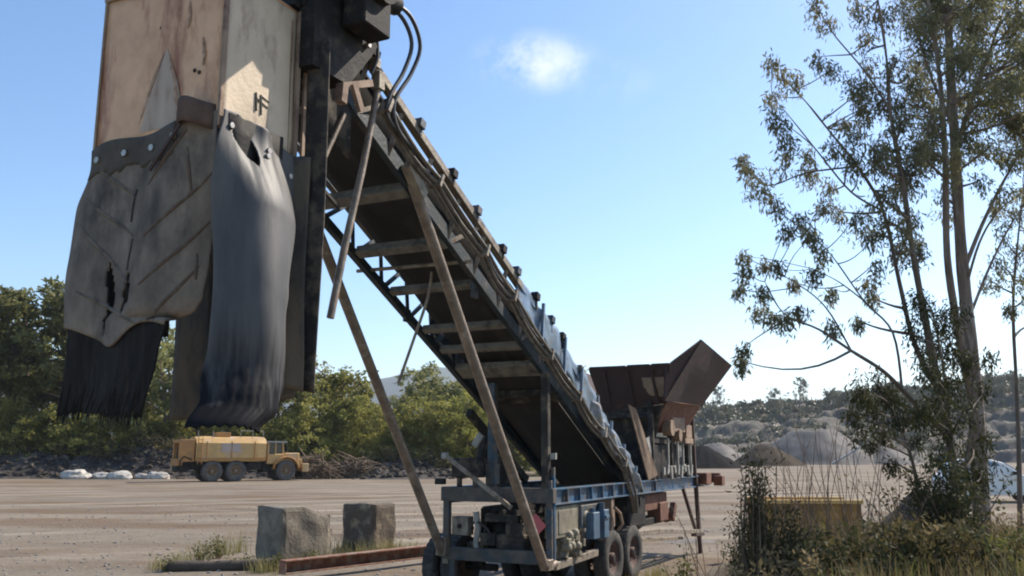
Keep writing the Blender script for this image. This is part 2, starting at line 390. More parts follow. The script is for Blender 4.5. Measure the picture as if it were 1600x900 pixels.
# far mountains
def prof(px):
    P = [(-600, 640), (-200, 575), (0, 566), (120, 572), (210, 578), (330, 600), (450, 604), (560, 597), (605, 586), (645, 575), (695, 572), (745, 588), (820, 612), (950, 640), (1300, 660), (2200, 670)]
    for (a, b), (c, d) in zip(P, P[1:]):
        if a <= px <= c: k = (px - a) / (c - a); k = k * k * (3 - 2 * k); return b + (d - b) * k
    return 690
def mtn(x, yy):
    k = (yy - 2300) / 900; px = 800 + 1400 * x / 3200
    top = (705 - prof(px)) / 1400 * 3200
    hgt = top * (sstep(0, 1, k)) + 22 * fbm(x, yy, .004, 2) * sstep(0, .6, k)
    return max(-2, hgt) if k > 0 else -2
M_mtn = mat('forested_mountain', (.055, .07, .05), (.035, .048, .035), .006, .95, 0, 0)
tag(link('mountain', heightfield('mountain', -4200, 3200, 180, 2300, 3250, 14, mtn, M_mtn)), kind='structure')

# quarry ground rising on the right
def qprof(px):
    P = [(700, 700), (900, 690), (1000, 668), (1080, 640), (1130, 634), (1200, 633), (1240, 628), (1300, 628), (1400, 618), (1500, 606), (1600, 596), (1900, 585), (2400, 600)]
    for (a, b), (c, d) in zip(P, P[1:]):
        if a <= px <= c: return b + (d - b) * (px - a) / (c - a)
    return 705
def quarry(x, yy):
    px = 800 + 1400 * x / 330; top = (706 - qprof(px)) / 1400 * 330 + 2
    k = (yy - 215) / 115 + .16 * fbm(x, yy, .03, 4)
    # benches
    st = 6; kk = max(0, min(1, k)); b_ = math.floor(kk * st) / st; fr = kk * st - math.floor(kk * st)
    kk = b_ + sstep(.45, .8, fr) / st
    return max(-.5, top * kk + (1.3 * fbm(x, yy, .05, 8) + 1.0 * fbm(x, yy, .16, 1) + 1.0 * fbm(x, yy, .5, 3, 3)) * sstep(.0, .2, k) - .5)
M_quarry = mat('quarry_face', (.16, .12, .09), (.07, .06, .055), .09, .95, 0, 1, 1.2, (.06, .062, .045), .5, .16)
tag(link('hillside', heightfield('hillside', 10, 420, 420, 212, 370, 120, quarry, M_quarry)), kind='structure')

# low dark earth bank at the back of the yard, left and middle
def berm(x, yy):
    k = math.exp(-((yy - 93 - 2 * noise.noise(V((x * .05, 0, 0)))) / 4.2) ** 2)
    e = sstep(-62, -50, x) * (1 - sstep(-9, -3, x)) * (.75 - .35 * sstep(-34, -26, x) * (1 - sstep(-16, -12, x)) - .25 * sstep(-24, -18, x))
    return k * e * (2.9 + 1.8 * fbm(x, yy, .15, 3)) + .9 * k * e * fbm(x, yy, .6, 9) - .12
tag(link('earth_bank', heightfield('earth_bank', -66, 0, 220, 84, 104, 60, berm, M_soil)), kind='structure')

# ------------------------------------------------------------------ vegetation builders
def leaves(centres, rad, n, ln, wd, droop, seed, squash=(1, 1, 1)):
    """leaf quads around centres -> verts, faces"""
    g = np.random.default_rng(seed); c = np.repeat(np.asarray(centres, float), n, axis=0); m_ = len(c)
    if np.ndim(rad): rad = np.repeat(np.asarray(rad), n)[:, None]
    d = g.normal(size=(m_, 3)); d /= np.linalg.norm(d, axis=1)[:, None]
    p = c + d * (g.random((m_, 1)) ** .5) * rad * np.array(squash)
    ax = g.normal(size=(m_, 3)); ax[:, 2] -= droop; ax /= np.linalg.norm(ax, axis=1)[:, None]
    sd_ = np.cross(ax, g.normal(size=(m_, 3))); sd_ /= np.linalg.norm(sd_, axis=1)[:, None] + 1e-9
    L_ = ln * (.6 + .8 * g.random((m_, 1))); W_ = wd * (.6 + .8 * g.random((m_, 1)))
    v = np.stack([p, p + ax * L_ * .45 + sd_ * W_ * .5, p + ax * L_, p + ax * L_ * .45 - sd_ * W_ * .5], 1).reshape(-1, 3)
    f = np.arange(m_ * 4).reshape(-1, 4)
    return v, f
def bend(a, b, k, g, n=6, sag=0):
    a = V(a); b = V(b); d = b - a; L_ = d.length; pts = []
    o1 = V((g.uniform(-1, 1), g.uniform(-1, 1), g.uniform(-1, 1))) * L_ * k
    for i in range(n + 1):
        t_ = i / n; pts.append(a + d * t_ + o1 * math.sin(math.pi * t_) + V((0, 0, -sag * L_ * 4 * t_ * (1 - t_))))
    return pts
def make_tree_meshes(name, H, W, style, seed, leafm, barkm, nl=5200):
    """trunk + crown meshes at origin; crown of many leaf clumps with gaps"""
    g = random.Random(seed); tr = MB(); cs = []; rs = []
    base_r = .02 * H
    nst = {'euc': 1, 'multi': 3, 'bush': 4}[style]
    for s_ in range(nst):
        lean = V((g.uniform(-.12, .12), g.uniform(-.12, .12), 0)) * H * (1 if style == 'euc' else 1.8)
        top = V((lean.x, lean.y, H * g.uniform(.78, .92)))
        pts = bend((g.uniform(-.1, .1) * (s_ > 0), g.uniform(-.1, .1) * (s_ > 0), -.2), top, .05, g, 8)
        tr.tube(pts, [base_r * (1 - .85 * i / 8) / (1 if nst == 1 else 1.5) for i in range(9)], 7)
        nb = {'euc': 16, 'multi': 9, 'bush': 8}[style]
        lo = {'euc': .35, 'multi': .22, 'bush': .1}[style]
        for b_ in range(nb):
            k = lo + (1 - lo) * (b_ + g.random()) / nb; i0 = min(7, int(k * 8)); p0 = pts[i0] + (pts[i0 + 1] - pts[i0]) * (k * 8 - i0 if k < 1 else 1)
            an = g.uniform(0, 2 * math.pi); rad = W * .5 * (1 - .55 * max(0, (k - .45)) / .55) * g.uniform(.55, 1.05)
            up = rad * g.uniform(.25, .8)
            e = p0 + V((math.cos(an) * rad, math.sin(an) * rad, up if p0.z + up < H else max(0, H - p0.z)))
            bp = bend(p0, e, .08, g, 5, -.05); tr.tube(bp, [base_r * .32 * (1 - .8 * i / 5) for i in range(6)], 5)
            for q in (.45, .7, .9, 1.0, 1.05):
                i1 = min(5, int(q * 5)); c_ = bp[i1] + V((g.gauss(0, .07), g.gauss(0, .07), g.gauss(0, .05))) * W
                cs.append(c_); rs.append(W * g.uniform(.045, .095) * (.85 if style == 'euc' else 1))
                if g.random() < .6: cs.append(c_ + V((g.gauss(0, .08), g.gauss(0, .08), g.gauss(-.02, .06))) * W); rs.append(W * g.uniform(.035, .07))
        cs.append(top + V((0, 0, H * .05))); rs.append(W * .09)
    n = max(8, nl // len(cs))
    v, f = leaves([tuple(c) for c in cs], rs, n, .042 * H ** .5 * 2.6, .02 * H ** .5 * 2.6, .5, seed, (1, 1, .8))
    return tr.mesh('trunk', barkm), npmesh('crown', v, f, leafm)
def place_tree(name, meshes, loc, sc, rz, label, cat, group):
    r = empty(name, loc, rz, label, cat, group); r.scale = sc
    link('trunk', meshes[0], r); link('crown', meshes[1], r); return r

T_euc = [make_tree_meshes('e', 15, 9, 'euc', 11 + i, M_leafC, M_barkdk, 9000) for i in range(2)]
T_mul = [make_tree_meshes('m', 11, 8, 'multi', 31 + i, M_leafB, M_barkdk, 9000) for i in range(2)]
T_olv = [make_tree_meshes('o', 11, 8, 'multi', 41 + i, M_leafC, M_barkdk, 9000) for i in range(2)]
T_bsh = [make_tree_meshes('b', 6, 6.5, 'bush', 51 + i, M_leafB, M_barkdk, 8000) for i in range(2)]
T_yel = [make_tree_meshes('y', 9, 8, 'bush', 61, M_leafY, M_barkdk, 10000)]
# px of stem, depth, top y in the photograph, meshes, model height, widen, kind, label
BT = [
 (-60, 96, 470, T_euc[1], 15, 1.2, 'gum_tree', 'tall olive gum tree cut by the left picture edge'),
 (22, 98, 452, T_euc[0], 15, 1.25, 'gum_tree', 'tall sunlit gum tree nearest the left picture edge, behind the dark bank'),
 (92, 97, 432, T_euc[1], 15, 1.15, 'gum_tree', 'tallest gum tree of the left row, just left of the torn hanging flap'),
 (55, 108, 520, T_mul[0], 11, 1.3, 'gum_tree', 'shorter green tree filling the gap between the two tallest gum trees'),
 (150, 100, 500, T_euc[0], 15, 1.2, 'gum_tree', 'tree whose crown is behind the black frayed lower end of the torn flap'),
 (205, 104, 560, T_mul[1], 11, 1.1, 'gum_tree', 'low tree seen under the torn flap, left of the yellow water truck'),
 (262, 99, 508, T_olv[0], 11, 1.15, 'gum_tree', 'thin tree seen in the gap between the two hanging flaps'),
 (345, 106, 600, T_olv[1], 11, 1.2, 'gum_tree', 'dark tree behind the tank of the yellow truck'),
 (418, 104, 592, T_mul[0], 11, 1.2, 'gum_tree', 'green tree behind the cab of the yellow truck'),
 (492, 103, 552, T_mul[1], 11, 1.2, 'gum_tree', 'tall green tree just right of the hanging rubber flaps'),
 (548, 116, 603, T_olv[0], 11, 1.3, 'gum_tree', 'olive tree behind the yellow green shrub, left of the bare slope of the mountain'),
 (598, 120, 622, T_olv[1], 11, 1.3, 'gum_tree', 'low olive tree standing under the left end of the blue mountain'),
 (655, 110, 608, T_euc[0], 15, 1.3, 'gum_tree', 'dark tree right under the mountain top'),
 (700, 112, 575, T_olv[0], 11, 1.2, 'gum_tree', 'spiky topped tree beside the mountain and left of the conveyor belly'),
 (745, 108, 590, T_olv[1], 11, 1.25, 'gum_tree', 'tree partly hidden by the lower conveyor and the right support leg'),
 (800, 110, 600, T_mul[1], 11, 1.25, 'gum_tree', 'tree seen beneath the conveyor between the two upright posts'),
 (535, 100, 628, T_yel[0], 9, 1.15, 'shrub_tree', 'rounded yellow green shrub tree right of the flaps'),
 (470, 98, 640, T_bsh[0], 6, 1.1, 'shrub_tree', 'low bright green bush above the nose of the yellow truck'),
 (603, 99, 655, T_bsh[1], 6, 1.2, 'shrub_tree', 'dark low bush left of the left support leg'),
 (640, 98, 640, T_bsh[0], 6, 1.2, 'shrub_tree', 'green bush right behind the left support leg'),
 (690, 98, 630, T_bsh[1], 6, 1.25, 'shrub_tree', 'bush between the left support leg and the trailer'),
 (735, 97, 620, T_yel[0], 9, .8, 'shrub_tree', 'yellow green bush left of the right support leg'),
 (800, 98, 640, T_bsh[0], 6, 1.3, 'shrub_tree', 'bush seen under the conveyor above the trailer'),
 (8, 95, 632, T_bsh[0], 6, .9, 'shrub_tree', 'low bright bush touching the left picture edge'),
 (905, 105, 572, T_mul[0], 11, 1.0, 'gum_tree', 'tree top showing above the conveyor just left of the rusty feed bin'),
 (60, 94, 640, T_bsh[1], 6, 1.3, 'shrub_tree', 'dark bush under the two tallest gum trees at the left'),
 (118, 96, 650, T_bsh[0], 6, 1.2, 'shrub_tree', 'bush on the bank below the tallest gum tree'),
 (185, 97, 655, T_bsh[1], 6, 1.2, 'shrub_tree', 'bush on the bank under the black end of the torn flap'),
 (245, 97, 650, T_bsh[0], 6, 1.1, 'shrub_tree', 'bush on the bank just left of the yellow truck'),
 (385, 98, 650, T_bsh[1], 6, 1.3, 'shrub_tree', 'bush rising behind the roof of the yellow truck'),
]
for i, (px, Y, ty, ms, H, wd, nm, lb) in enumerate(BT):
    b_ = at(px, 708, Y); hgt = at(px, ty, Y).z; k = hgt / H
    place_tree(nm, ms, (b_.x, b_.y, 0), (k * wd, k * wd, k), i * 2.1, lb, 'tree' if nm == 'gum_tree' else 'shrub', 'trees and bushes along the back of the yard')

# distant wood on the ridge at the right + background scrub behind the left trees: one mass
g = np.random.default_rng(5); cs, rs = [], []
for i in range(900):
    px = g.uniform(1060, 1900); Y = g.uniform(300, 372); x = (px - 800) / 1400 * Y
    z = quarry(x, min(Y, 368))
    hh = .7 * (3.0 + 3.5 * max(0, noise.noise(V((x * .05, 0, 3)))) * 2) * (1.9 if 1290 < px < 1420 else 1) * (1.3 if px > 1500 else 1) * (.35 if px < 1290 and px > 1235 else 1) * (.6 if px < 1235 else 1)
    for q in range(3): cs.append((x + g.normal() * 1.5, Y + g.normal(), z + hh * g.uniform(.2, 1))); rs.append(g.uniform(.9, 1.8))
v, f = leaves(cs, rs, 34, 1.1, .7, .2, 9)
tag(link('distant_woodland', npmesh('distant_woodland', v, f, M_leafF)), 'dark bushland along the top of the quarry ridge at the right', 'woodland', kind='stuff')
cs, rs = [], []
for i in range(1100):
    px = g.uniform(1070, 1750); Y = g.uniform(236, 318); x = (px - 800) / 1400 * Y
    if noise.noise(V((x * .05, Y * .09, 4))) < .02: continue
    z = quarry(x, Y); cs.append((x, Y, z + .6)); rs.append(g.uniform(.7, 1.8))
v, f = leaves(cs, rs, 40, .9, .5, .1, 19, (1.3, 1.3, .7))
tag(link('hillside_scrub', npmesh('hillside_scrub', v, f, M_leafF)), 'low scrub scattered over the quarry hillside', 'scrub', kind='stuff')
cs, rs = [], []
for i in range(520):
    px = g.uniform(-250, 850); Y = g.uniform(122, 150); x = (px - 800) / 1400 * Y
    hh = (5.0 + 2.5 * noise.noise(V((x * .06, 1, 3)))) * (1.35 if px < 240 else 1)
    for q in range(3): cs.append((x + g.normal() * .8, Y + g.normal(), hh * g.uniform(.03, 1))); rs.append(g.uniform(.8, 1.5))
v, f = leaves(cs, rs, 42, .8, .45, .2, 29)
tag(link('background_woodland', npmesh('background_woodland', v, f, M_leafC)), 'dense bushland closing the view behind the row of trees', 'woodland', kind='stuff')
# single spindly trees on the ridge
T_rid = make_tree_meshes('r', 11, 5.5, 'euc', 77, M_leafF, M_barkdk, 1500)
for i, (px, Y, ty, lb) in enumerate([(1248, 300, 578, 'tallest spindly tree alone on the ridge above the grey gravel heap'), (1212, 305, 596, 'small thin tree left of the tallest ridge tree'),
        (1128, 310, 594, 'spindly tree on the ridge just right of the rusty bin wing'), (1355, 300, 600, 'ridge tree above the right end of the grey gravel heap'),
        (1400, 305, 598, 'dark ridge tree right behind the dark round bush'), (1450, 300, 590, 'ridge tree seen through the stems of the gum trees'), (1590, 290, 566, 'ridge tree at the right picture edge')]):
    p = at(px, 640, Y); z0 = quarry(p.x, Y); k = (at(px, ty, Y).z - z0) / 11
    place_tree('ridge_tree', T_rid, (p.x, Y, z0 - .3), (k, k, k), i * 1.7, lb, 'tree', 'thin trees standing on the ridge')

# ------------------------------------------------------------------ quarry heaps
def heap(name, c, rx, ry, h, m, label, flat=0, seed=0):
    def fn(x, yy):
        a = math.atan2(yy, x); r = math.hypot(x / rx, yy / ry) * (1 + .12 * noise.noise(V((math.cos(a) * 1.5, math.sin(a) * 1.5, seed))))
        k = max(0, 1 - r); k = min(k, 1 - flat) / (1 - flat); k = k - .12 * k * k
        return (x, yy, h * k * 1.13 + (.11 * h * fbm(x + seed * 9, yy, 1.6 / rx, seed) + .05 * h * abs(noise.noise(V((a * 7, r * 2, seed))))) * sstep(0, .3, k) - .15)
    me = heightfield(name, -rx * 1.15, rx * 1.15, 56, -ry * 1.15, ry * 1.15, 40, fn, m)
    o = link(name, me); o.location = c; tag(o, label, 'gravel heap', 'heaps of gravel and soil'); return o
p = at(1112, 732, None, 0); k = p.y / 1400
heap('gravel_heap', (p.x, p.y + 6, 0), 62 * k, 8, 36 * k, M_graveld, 'dark gravel heap just right of the rusty feed bin', .1, 1)
p = at(1215, 708, 172); k = p.y / 1400
heap('gravel_heap', (p.x, p.y + 8, 0), 58 * k, 8, 34 * k, M_gravelb, 'brown pointed gravel heap in front of the big grey one', .12, 2)
heap('gravel_heap', ((1264 - 800) / 1400 * 205, 205, 0), 96 / 1400 * 205, 17, 50 / 1400 * 205, M_gravelg, 'large flat topped grey gravel heap in the quarry', .35, 3)
heap('gravel_heap', ((1110 - 800) / 1400 * 215, 215, 0), 60 / 1400 * 215, 14, 30 / 1400 * 215, M_gravelg, 'lower pale grey heap behind the dark one beside the bin', .2, 4)
heap('gravel_heap', ((1370 - 800) / 1400 * 200, 200, 0), 50 / 1400 * 200, 10, 30 / 1400 * 200, M_gravelg, 'small grey heap at the right end of the flat topped heap', .1, 5)
p = at(1330, 722, None, 0)
heap('gravel_heap', (p.x, p.y, 0), 15, 2.2, 1.1, M_graveld, 'long low dark windrow in front of the grey heaps', .3, 6)
# soil mound behind the gum trees
heap('soil_mound', (at(1435, 708, 30).x, 30, 0), 1.7, 1.5, 1.35, mat('brown_clay', (.07, .045, .03), (.03, .021, .016), 1.2, .95, 0, 1, 3), 'dark brown soil mound behind the foot of the gum trees', .12, 7)
# distant stacking conveyor
r = empty('stacking_conveyor', (at(1325, 715, 185).x, 185, 0), 0, 'tiny pale stacking conveyor between the grey gravel heaps', 'conveyor')
b_ = MB(); b_.bar((-3.2, 0, .3), (2.6, 0, 3.6), .9, .35); b_.build('boom', M_pale, r)
b_ = MB(); b_.bar((.9, -.4, .0), (1.2, -.4, 2.8), .16, .16); b_.bar((2.0, -.4, .0), (1.3, -.4, 2.8), .16, .16); b_.build('support_frame', M_pale, r)

# debris at the back of the yard
g = np.random.default_rng(8); vsn, fsn = [], []
ico = bmesh.new(); bmesh.ops.create_icosphere(ico, subdivisions=1, radius=1); iv = np.array([v_.co[:] for v_ in ico.verts]); ifa = np.array([[v_.index for v_ in f_.verts] for f_ in ico.faces]); ico.free()
for i in range(2600):
    xx = g.uniform(-60, -4); yy = g.uniform(86, 95); s_ = .08 + .32 * g.random() ** 3
    zz = berm(xx, yy)
    if zz < .15 and g.random() < .75: continue
    vsn.append(iv * (1 + .3 * g.normal(size=iv.shape)) * s_ * np.array([1.2, 1, .75]) + [xx, yy, zz + s_ * .2]); fsn.append(ifa + len(iv) * (len(vsn) - 1))
tag(link('rubble', npmesh('rubble', np.concatenate(vsn), np.concatenate(fsn), mat('rubble_stone', (.06, .044, .032), (.02, .016, .012), .3, .95, c3=(.26, .24, .21), t3=.66, s3=.5))), 'dark rubble lying over the low bank at the back of the yard', 'rubble', kind='stuff')
cs, rs = [], []
for i in range(420):
    xx = g.uniform(-60, -6); yy = g.uniform(91, 99); cs.append((xx, yy, max(0, berm(xx, yy)) + g.uniform(.1, 1.4))); rs.append(g.uniform(.3, .8))
v, f = leaves(cs, rs, 30, .45, .16, 0, 33)
tag(link('undergrowth', npmesh('undergrowth', v, f, leafmat('brown_undergrowth', (.05, .045, .025), (.14, .11, .05), .3, .4, .8))), 'brownish undergrowth along the low bank below the trees', 'undergrowth', kind='stuff')
def rock(name, c, r_, m, label, seed, grp, cat='rock', sq=(1, 1, .6)):
    bm = bmesh.new(); bmesh.ops.create_icosphere(bm, subdivisions=3, radius=1)
    for v_ in bm.verts:
        n_ = v_.co.copy(); k = 1 + .35 * noise.noise(n_ * 1.3 + V((seed * 3.1, 0, 0))) + .12 * noise.noise(n_ * 4 + V((seed, 2, 0)))
        v_.co = V((n_.x * sq[0], n_.y * sq[1], n_.z * sq[2])) * k * r_
    me = bpy.data.meshes.new(name); bm.to_mesh(me); bm.free(); me.materials.append(m)
    o = link(name, me); o.location = c; return tag(o, label, cat, grp)
for i, (px, py, w_, lb) in enumerate([(160, 748, 15, 'leftmost white rock at the foot of the dark bank'), (188, 749, 20, 'long white rock in the middle of the row at the foot of the bank'), (222, 748, 11, 'small white rock between two larger ones left of the truck'),
        (246, 748, 18, 'largest white rock just behind the back wheel of the yellow truck'), (118, 746, 24, 'low pale grey rock furthest left along the dark bank')]):
    p = at(px, py, None, 0); p.y = min(p.y, 90); p = at(px, py, 86); rock('white_rock', (p.x, 86, .25), w_ / 1400 * 86, M_rockw, lb, i, 'pale rocks at the foot of the bank', sq=(1, .7, .42))
def brush_pile(px0, px1, Y, h, label, seed):
    g2 = random.Random(seed); x0 = at(px0, 708, Y).x; x1 = at(px1, 708, Y).x; c = (x0 + x1) / 2
    b = MB()
    for i in range(260):
        x = g2.uniform(x0 - c, x1 - c); z = g2.uniform(0, h) * (1 - (abs(x) / (x1 - c)) ** 2 * .6); a = V((x, g2.uniform(-1, 1), z))
        d = V((g2.gauss(0, 1), g2.gauss(0, .6), g2.gauss(-.2, .7))) * .8; b.tube([a, a + d], [.07, .03], 4)
    o = b.build('brushwood_pile', M_brush); o.location = (c, Y, 0); return tag(o, label, 'brushwood', 'piles of dry brushwood')
brush_pile(458, 520, 87, 2.1, 'brown brushwood pile just in front of the nose of the yellow truck', 1)
brush_pile(520, 592, 89, 2.0, 'brown brushwood pile under the yellow green shrub tree', 2)

# ------------------------------------------------------------------ yellow water truck
D = 79.0; k = D / 1400
tp = at(262, 752, D)
TA = R(32)
tr_root = empty('water_truck', (tp.x + 1.0, D - 1.5, 0), TA, 'faded yellow articulated water tanker truck parked in front of the trees', 'truck')
def tbox(name, m, items, parent=tr_root):
    b = MB()
    for c, d in items: b.box(c, d)
    return b.build(name, m, parent)
tr_root.scale = (.95, .95, .97)
# local: x along the truck (0 = tail), y across (negative = towards camera)
b = MB(); ring = []
def tank_pt(a, e):
    x = 1.5 + 6.3 * a
    th = [(-1.45, 1.75), (-1.62, 2.1), (-1.62, 3.35), (-1.3, 3.75), (-.6, 3.95), (.6, 3.95), (1.3, 3.75), (1.62, 3.35), (1.62, 2.1), (1.45, 1.75)]
    return th
th = tank_pt(0, 0); nseg = 8; vs2 = []
for i in range(nseg + 1):
    x = 1.5 + 6.3 * i / nseg; s_ = 1 - (.04 if i in (0, nseg) else 0)
    for (yy, zz) in th: vs2.append((x, yy * s_, 2.8 + (zz - 2.8) * s_))
n_ = len(th); f2 = [tuple(range(n_)), tuple(nseg * n_ + q for q in range(n_))[::-1]]
for i in range(nseg):
    for q in range(n_): f2.append((i * n_ + q, i * n_ + (q + 1) % n_, (i + 1) * n_ + (q + 1) % n_, (i + 1) * n_ + q))
b.add(vs2, f2); tank = b.build('tank', M_yel, tr_root)
b = MB()
for x in (2.4, 4.6, 6.7): b.box((x, -1.645, 2.75), (.1, .05, 1.5))
b.box((4.65, -1.64, 1.9), (6.2, .06, .1)); b.build('stiffener', M_yeldk, tank)
tbox('faded_panel', mat('faded_sign_panel', (.42, .33, .27), (.36, .29, .25), 1, .6), [((4.55, -1.655, 2.95), (1.7, .03, .75)), ], tank)
tbox('hatch', M_yeldk, [((4.0, -.3, 4.1), (1.3, 1.1, .4))])
b = MB(); 
for x in (1.7, 3.0, 5.5, 6.6, 7.6): b.tube([(x, -1.1, 3.8), (x, -1.1, 4.45)], .03, 5)
b.tube([(5.5, -1.1, 4.45), (7.6, -1.1, 4.45)], .03, 5); b.build('handrail', M_pale, tr_root)
tbox('tail_frame', M_yeldk, [((.75, -1.2, 2.7), (1.3, .35, 1.9)), ((.75, 1.2, 2.7), (1.3, .35, 1.9)), ((.75, 0, 3.5), (1.3, 2.05, .3)), ((.2, 0, 1.7), (.5, 2.4, .6))])
tbox('pump', M_black, [((.8, 0, 2.4), (.9, 1.6, 1.2)), ((.5, 0, 1.1), (1.0, 1.6, .5))])
tbox('chassis', M_black, [((4.6, 0, 1.35), (8.4, 1.1, .6)), ((8.6, 0, 1.2), (1.8, 1.6, .9))])
tbox('hood', M_yel, [((10.1, 0, 1.95), (2.1, 2.1, 1.1)), ((11.2, 0, 1.55), (.5, 2.0, .8))])
b = MB()
for sy in (-1, 1):
    b.sheet(lambda a, c, sy=sy: (9.75 + 1.15 * math.cos(math.pi * (1 - a)), sy * (1.05 + .62 * c), 1.02 + 1.08 * math.sin(math.pi * a)), 10, 2, .07)
b.build('mudguard', M_yeldk, tr_root)
cabm = tbox('cab', M_yel, [((8.8, 0, 1.95), (1.6, 2.5, .9)), ((8.1, -1.1, 2.9), (.14, .14, 1.0)), ((9.5, -1.1, 2.9), (.14, .14, 1.0)), ((8.1, 1.1, 2.9), (.14, .14, 1.0)), ((9.5, 1.1, 2.9), (.14, .14, 1.0)), ((8.8, -1.1, 2.9), (.1, .1, 1.0))])
tbox('cab_roof', M_pale, [((8.85, 0, 3.47), (2.0, 2.6, .16))], cabm)
tbox('window', M_glass, [((8.8, 0, 2.9), (1.36, 2.1, 1.0))], cabm)
tbox('bumper', M_yel, [((11.7, 0, 1.15), (.6, 2.6, .75))]); tbox('bumper_skirt', M_black, [((11.65, 0, .6), (.5, 2.2, .5))])
b = MB(); b.tube([(9.9, -.8, 2.4), (9.9, -.8, 3.3)], .09, 8); b.build('exhaust', M_black, tr_root)
def wheel(parent, c, r_, w_, m, rimm, axis=(0, 1, 0), name='wheel'):
    """tyre with shaped shoulders and tread blocks, separate rim"""
    b = MB(); ax = V(axis)
    b.lathe(c, ax, [(-w_ * .36, r_ * .56), (-w_ * .45, r_ * .62), (-w_ * .5, r_ * .8), (-w_ * .46, r_ * .93), (-w_ * .36, r_), (w_ * .36, r_), (w_ * .46, r_ * .93), (w_ * .5, r_ * .8), (w_ * .45, r_ * .62), (w_ * .36, r_ * .56)], 36)
    x = ax.orthogonal().normalized(); y_ = ax.cross(x)
    for i in range(28):
        an = 2 * math.pi * i / 28; d = x * math.cos(an) + y_ * math.sin(an); tn = ax.cross(d)
        for sg in (-1, 1):
            b.box(V(c) + d * (r_ * 1.003) + ax * sg * w_ * .2, (r_ * .03, w_ * .34, r_ * .13), Matrix((d, ax, tn)).transposed())
    wob = b.build(name, m, parent)
    b = MB(); b.lathe(c, ax, [(-w_ * .34, r_ * .57), (-w_ * .30, r_ * .5), (-w_ * .1, r_ * .44), (-w_ * .08, .0)], 24)
    b.lathe(c, ax, [(w_ * .34, r_ * .57), (w_ * .30, r_ * .5), (w_ * .1, r_ * .44), (w_ * .08, .0)], 24)
    b.lathe(c, ax, [(-w_ * .42, 0), (-w_ * .42, r_ * .13), (-w_ * .36, r_ * .2), (w_ * .36, r_ * .2), (w_ * .42, r_ * .13), (w_ * .42, 0)], 16)
    for i in range(8):
        an = 2 * math.pi * i / 8; d = x * math.cos(an) + y_ * math.sin(an)
        for sg in (-1, 1): b.cyl(V(c) + d * r_ * .3 + ax * sg * w_ * .08, V(c) + d * r_ * .3 + ax * sg * w_ * .17, r_ * .035, 6)
    b.build('rim', rimm, wob); return wob
b = MB()
for x in (1.62, 1.98): b.tube([(x, -1.72, 1.5), (x, -1.72, 3.9)], .03, 5)
for q in range(7): b.tube([(1.62, -1.72, 1.7 + q * .33), (1.98, -1.72, 1.7 + q * .33)], .022, 5)
b.build('ladder', M_yeldk, tr_root)
b = MB(); b.tube([(9.5, -1.3, 2.3), (9.7, -1.6, 2.7)], .02, 5); b.box((9.7, -1.62, 2.9), (.06, .22, .4)); b.build('mirror', M_black, tr_root)
b = MB(); b.cyl((12.0, -.8, 1.25), (12.05, -.8, 1.25), .12, 10); b.build('headlight', M_pale, tr_root)
b = MB(); b.cyl((12.0, .8, 1.25), (12.05, .8, 1.25), .12, 10); b.build('headlight', M_pale, tr_root)
b = MB(); b.tube([(.3, -1.2, 1.4), (.2, -1.4, 1.8), (.5, -1.45, 2.2), (1.2, -1.4, 1.9)], .06, 7); b.build('water_hose', M_black, tr_root)
b = MB(); b.box((6.9, -.9, 1.35), (1.3, .5, .7)); b.cyl((5.9, -.95, 1.3), (6.6, -.95, 1.3), .28, 12); b.build('side_tank', M_black, tr_root)
M_trim = mat('dusty_yellow_rim', (.22, .15, .08), (.16, .115, .08), 3, .8)
for x in (3.0, 5.1, 9.75):
    for sy in (-1, 1): wheel(tr_root, (x, sy * 1.3, .9), .9, .68, M_ttyre, M_trim)

# ------------------------------------------------------------------ white car behind the trunks, right edge
CD = 46.0
cp = at(1560, 782, CD)
car = empty('parked_car', (at(1466, 708, CD).x, CD + .4, 0), R(-8), 'white car half hidden behind the gum trunk at the right picture edge', 'car')
b = MB()
prof_ = [(0, .35), (0, .95), (.12, 1.2), (.3, 1.3), (.75, 1.86), (1.1, 1.95), (2.3, 1.93), (2.75, 1.8), (3.55, 1.25), (4.4, 1.12), (4.75, .98), (4.85, .6), (4.8, .35)]
def carpt(i, yy):
    x, z = prof_[i]; inset = max(0, (z - 1.1)) * .26; return (x, (yy - (1 if yy > 0 else -1) * inset), z)
lay = [-.92, -.86, .86, .92]; vs3 = []
for li, yy in enumerate(lay):
    for i, (x, z) in enumerate(prof_):
        s_ = .97 if li in (0, 3) else 1
        q = carpt(i, yy); vs3.append((2.4 + (q[0] - 2.4) * s_, q[1], .35 + (q[2] - .35) * (.985 if li in (0, 3) else 1)))
n_ = len(prof_); f3 = [tuple(range(n_)), tuple(3 * n_ + q for q in range(n_))[::-1]]
for li in range(3):
    for i in range(n_): f3.append((li * n_ + i, li * n_ + (i + 1) % n_, (li + 1) * n_ + (i + 1) % n_, (li + 1) * n_ + i))
b.add(vs3, f3); body = b.build('body', M_white, car)
def glasspanel(pts, off): 
    b = MB(); b.prism(pts, off); return b
for sy in (-1, 1):
    b = MB(); b.prism([(.72, sy * .80, 1.3), (1.0, sy * .72, 1.82), (1.75, sy * .715, 1.84), (1.75, sy * .80, 1.3)], (0, sy * .025, 0)); b.build('side_window', M_cglass, car)
    b = MB(); b.prism([(1.82, sy * .80, 1.3), (1.82, sy * .715, 1.84), (2.45, sy * .72, 1.8), (3.15, sy * .81, 1.3)], (0, sy * .025, 0)); b.build('side_window', M_cglass, car)
b = MB(); b.prism([(2.85, -.66, 1.745), (3.45, -.78, 1.335), (3.45, .78, 1.335), (2.85, .66, 1.745)], (.03, 0, .04)); b.build('windscreen', M_cglass, car)
b = MB(); b.box((3.15, -1.0, 1.33), (.14, .2, .15)); b.build('mirror', M_black, car)
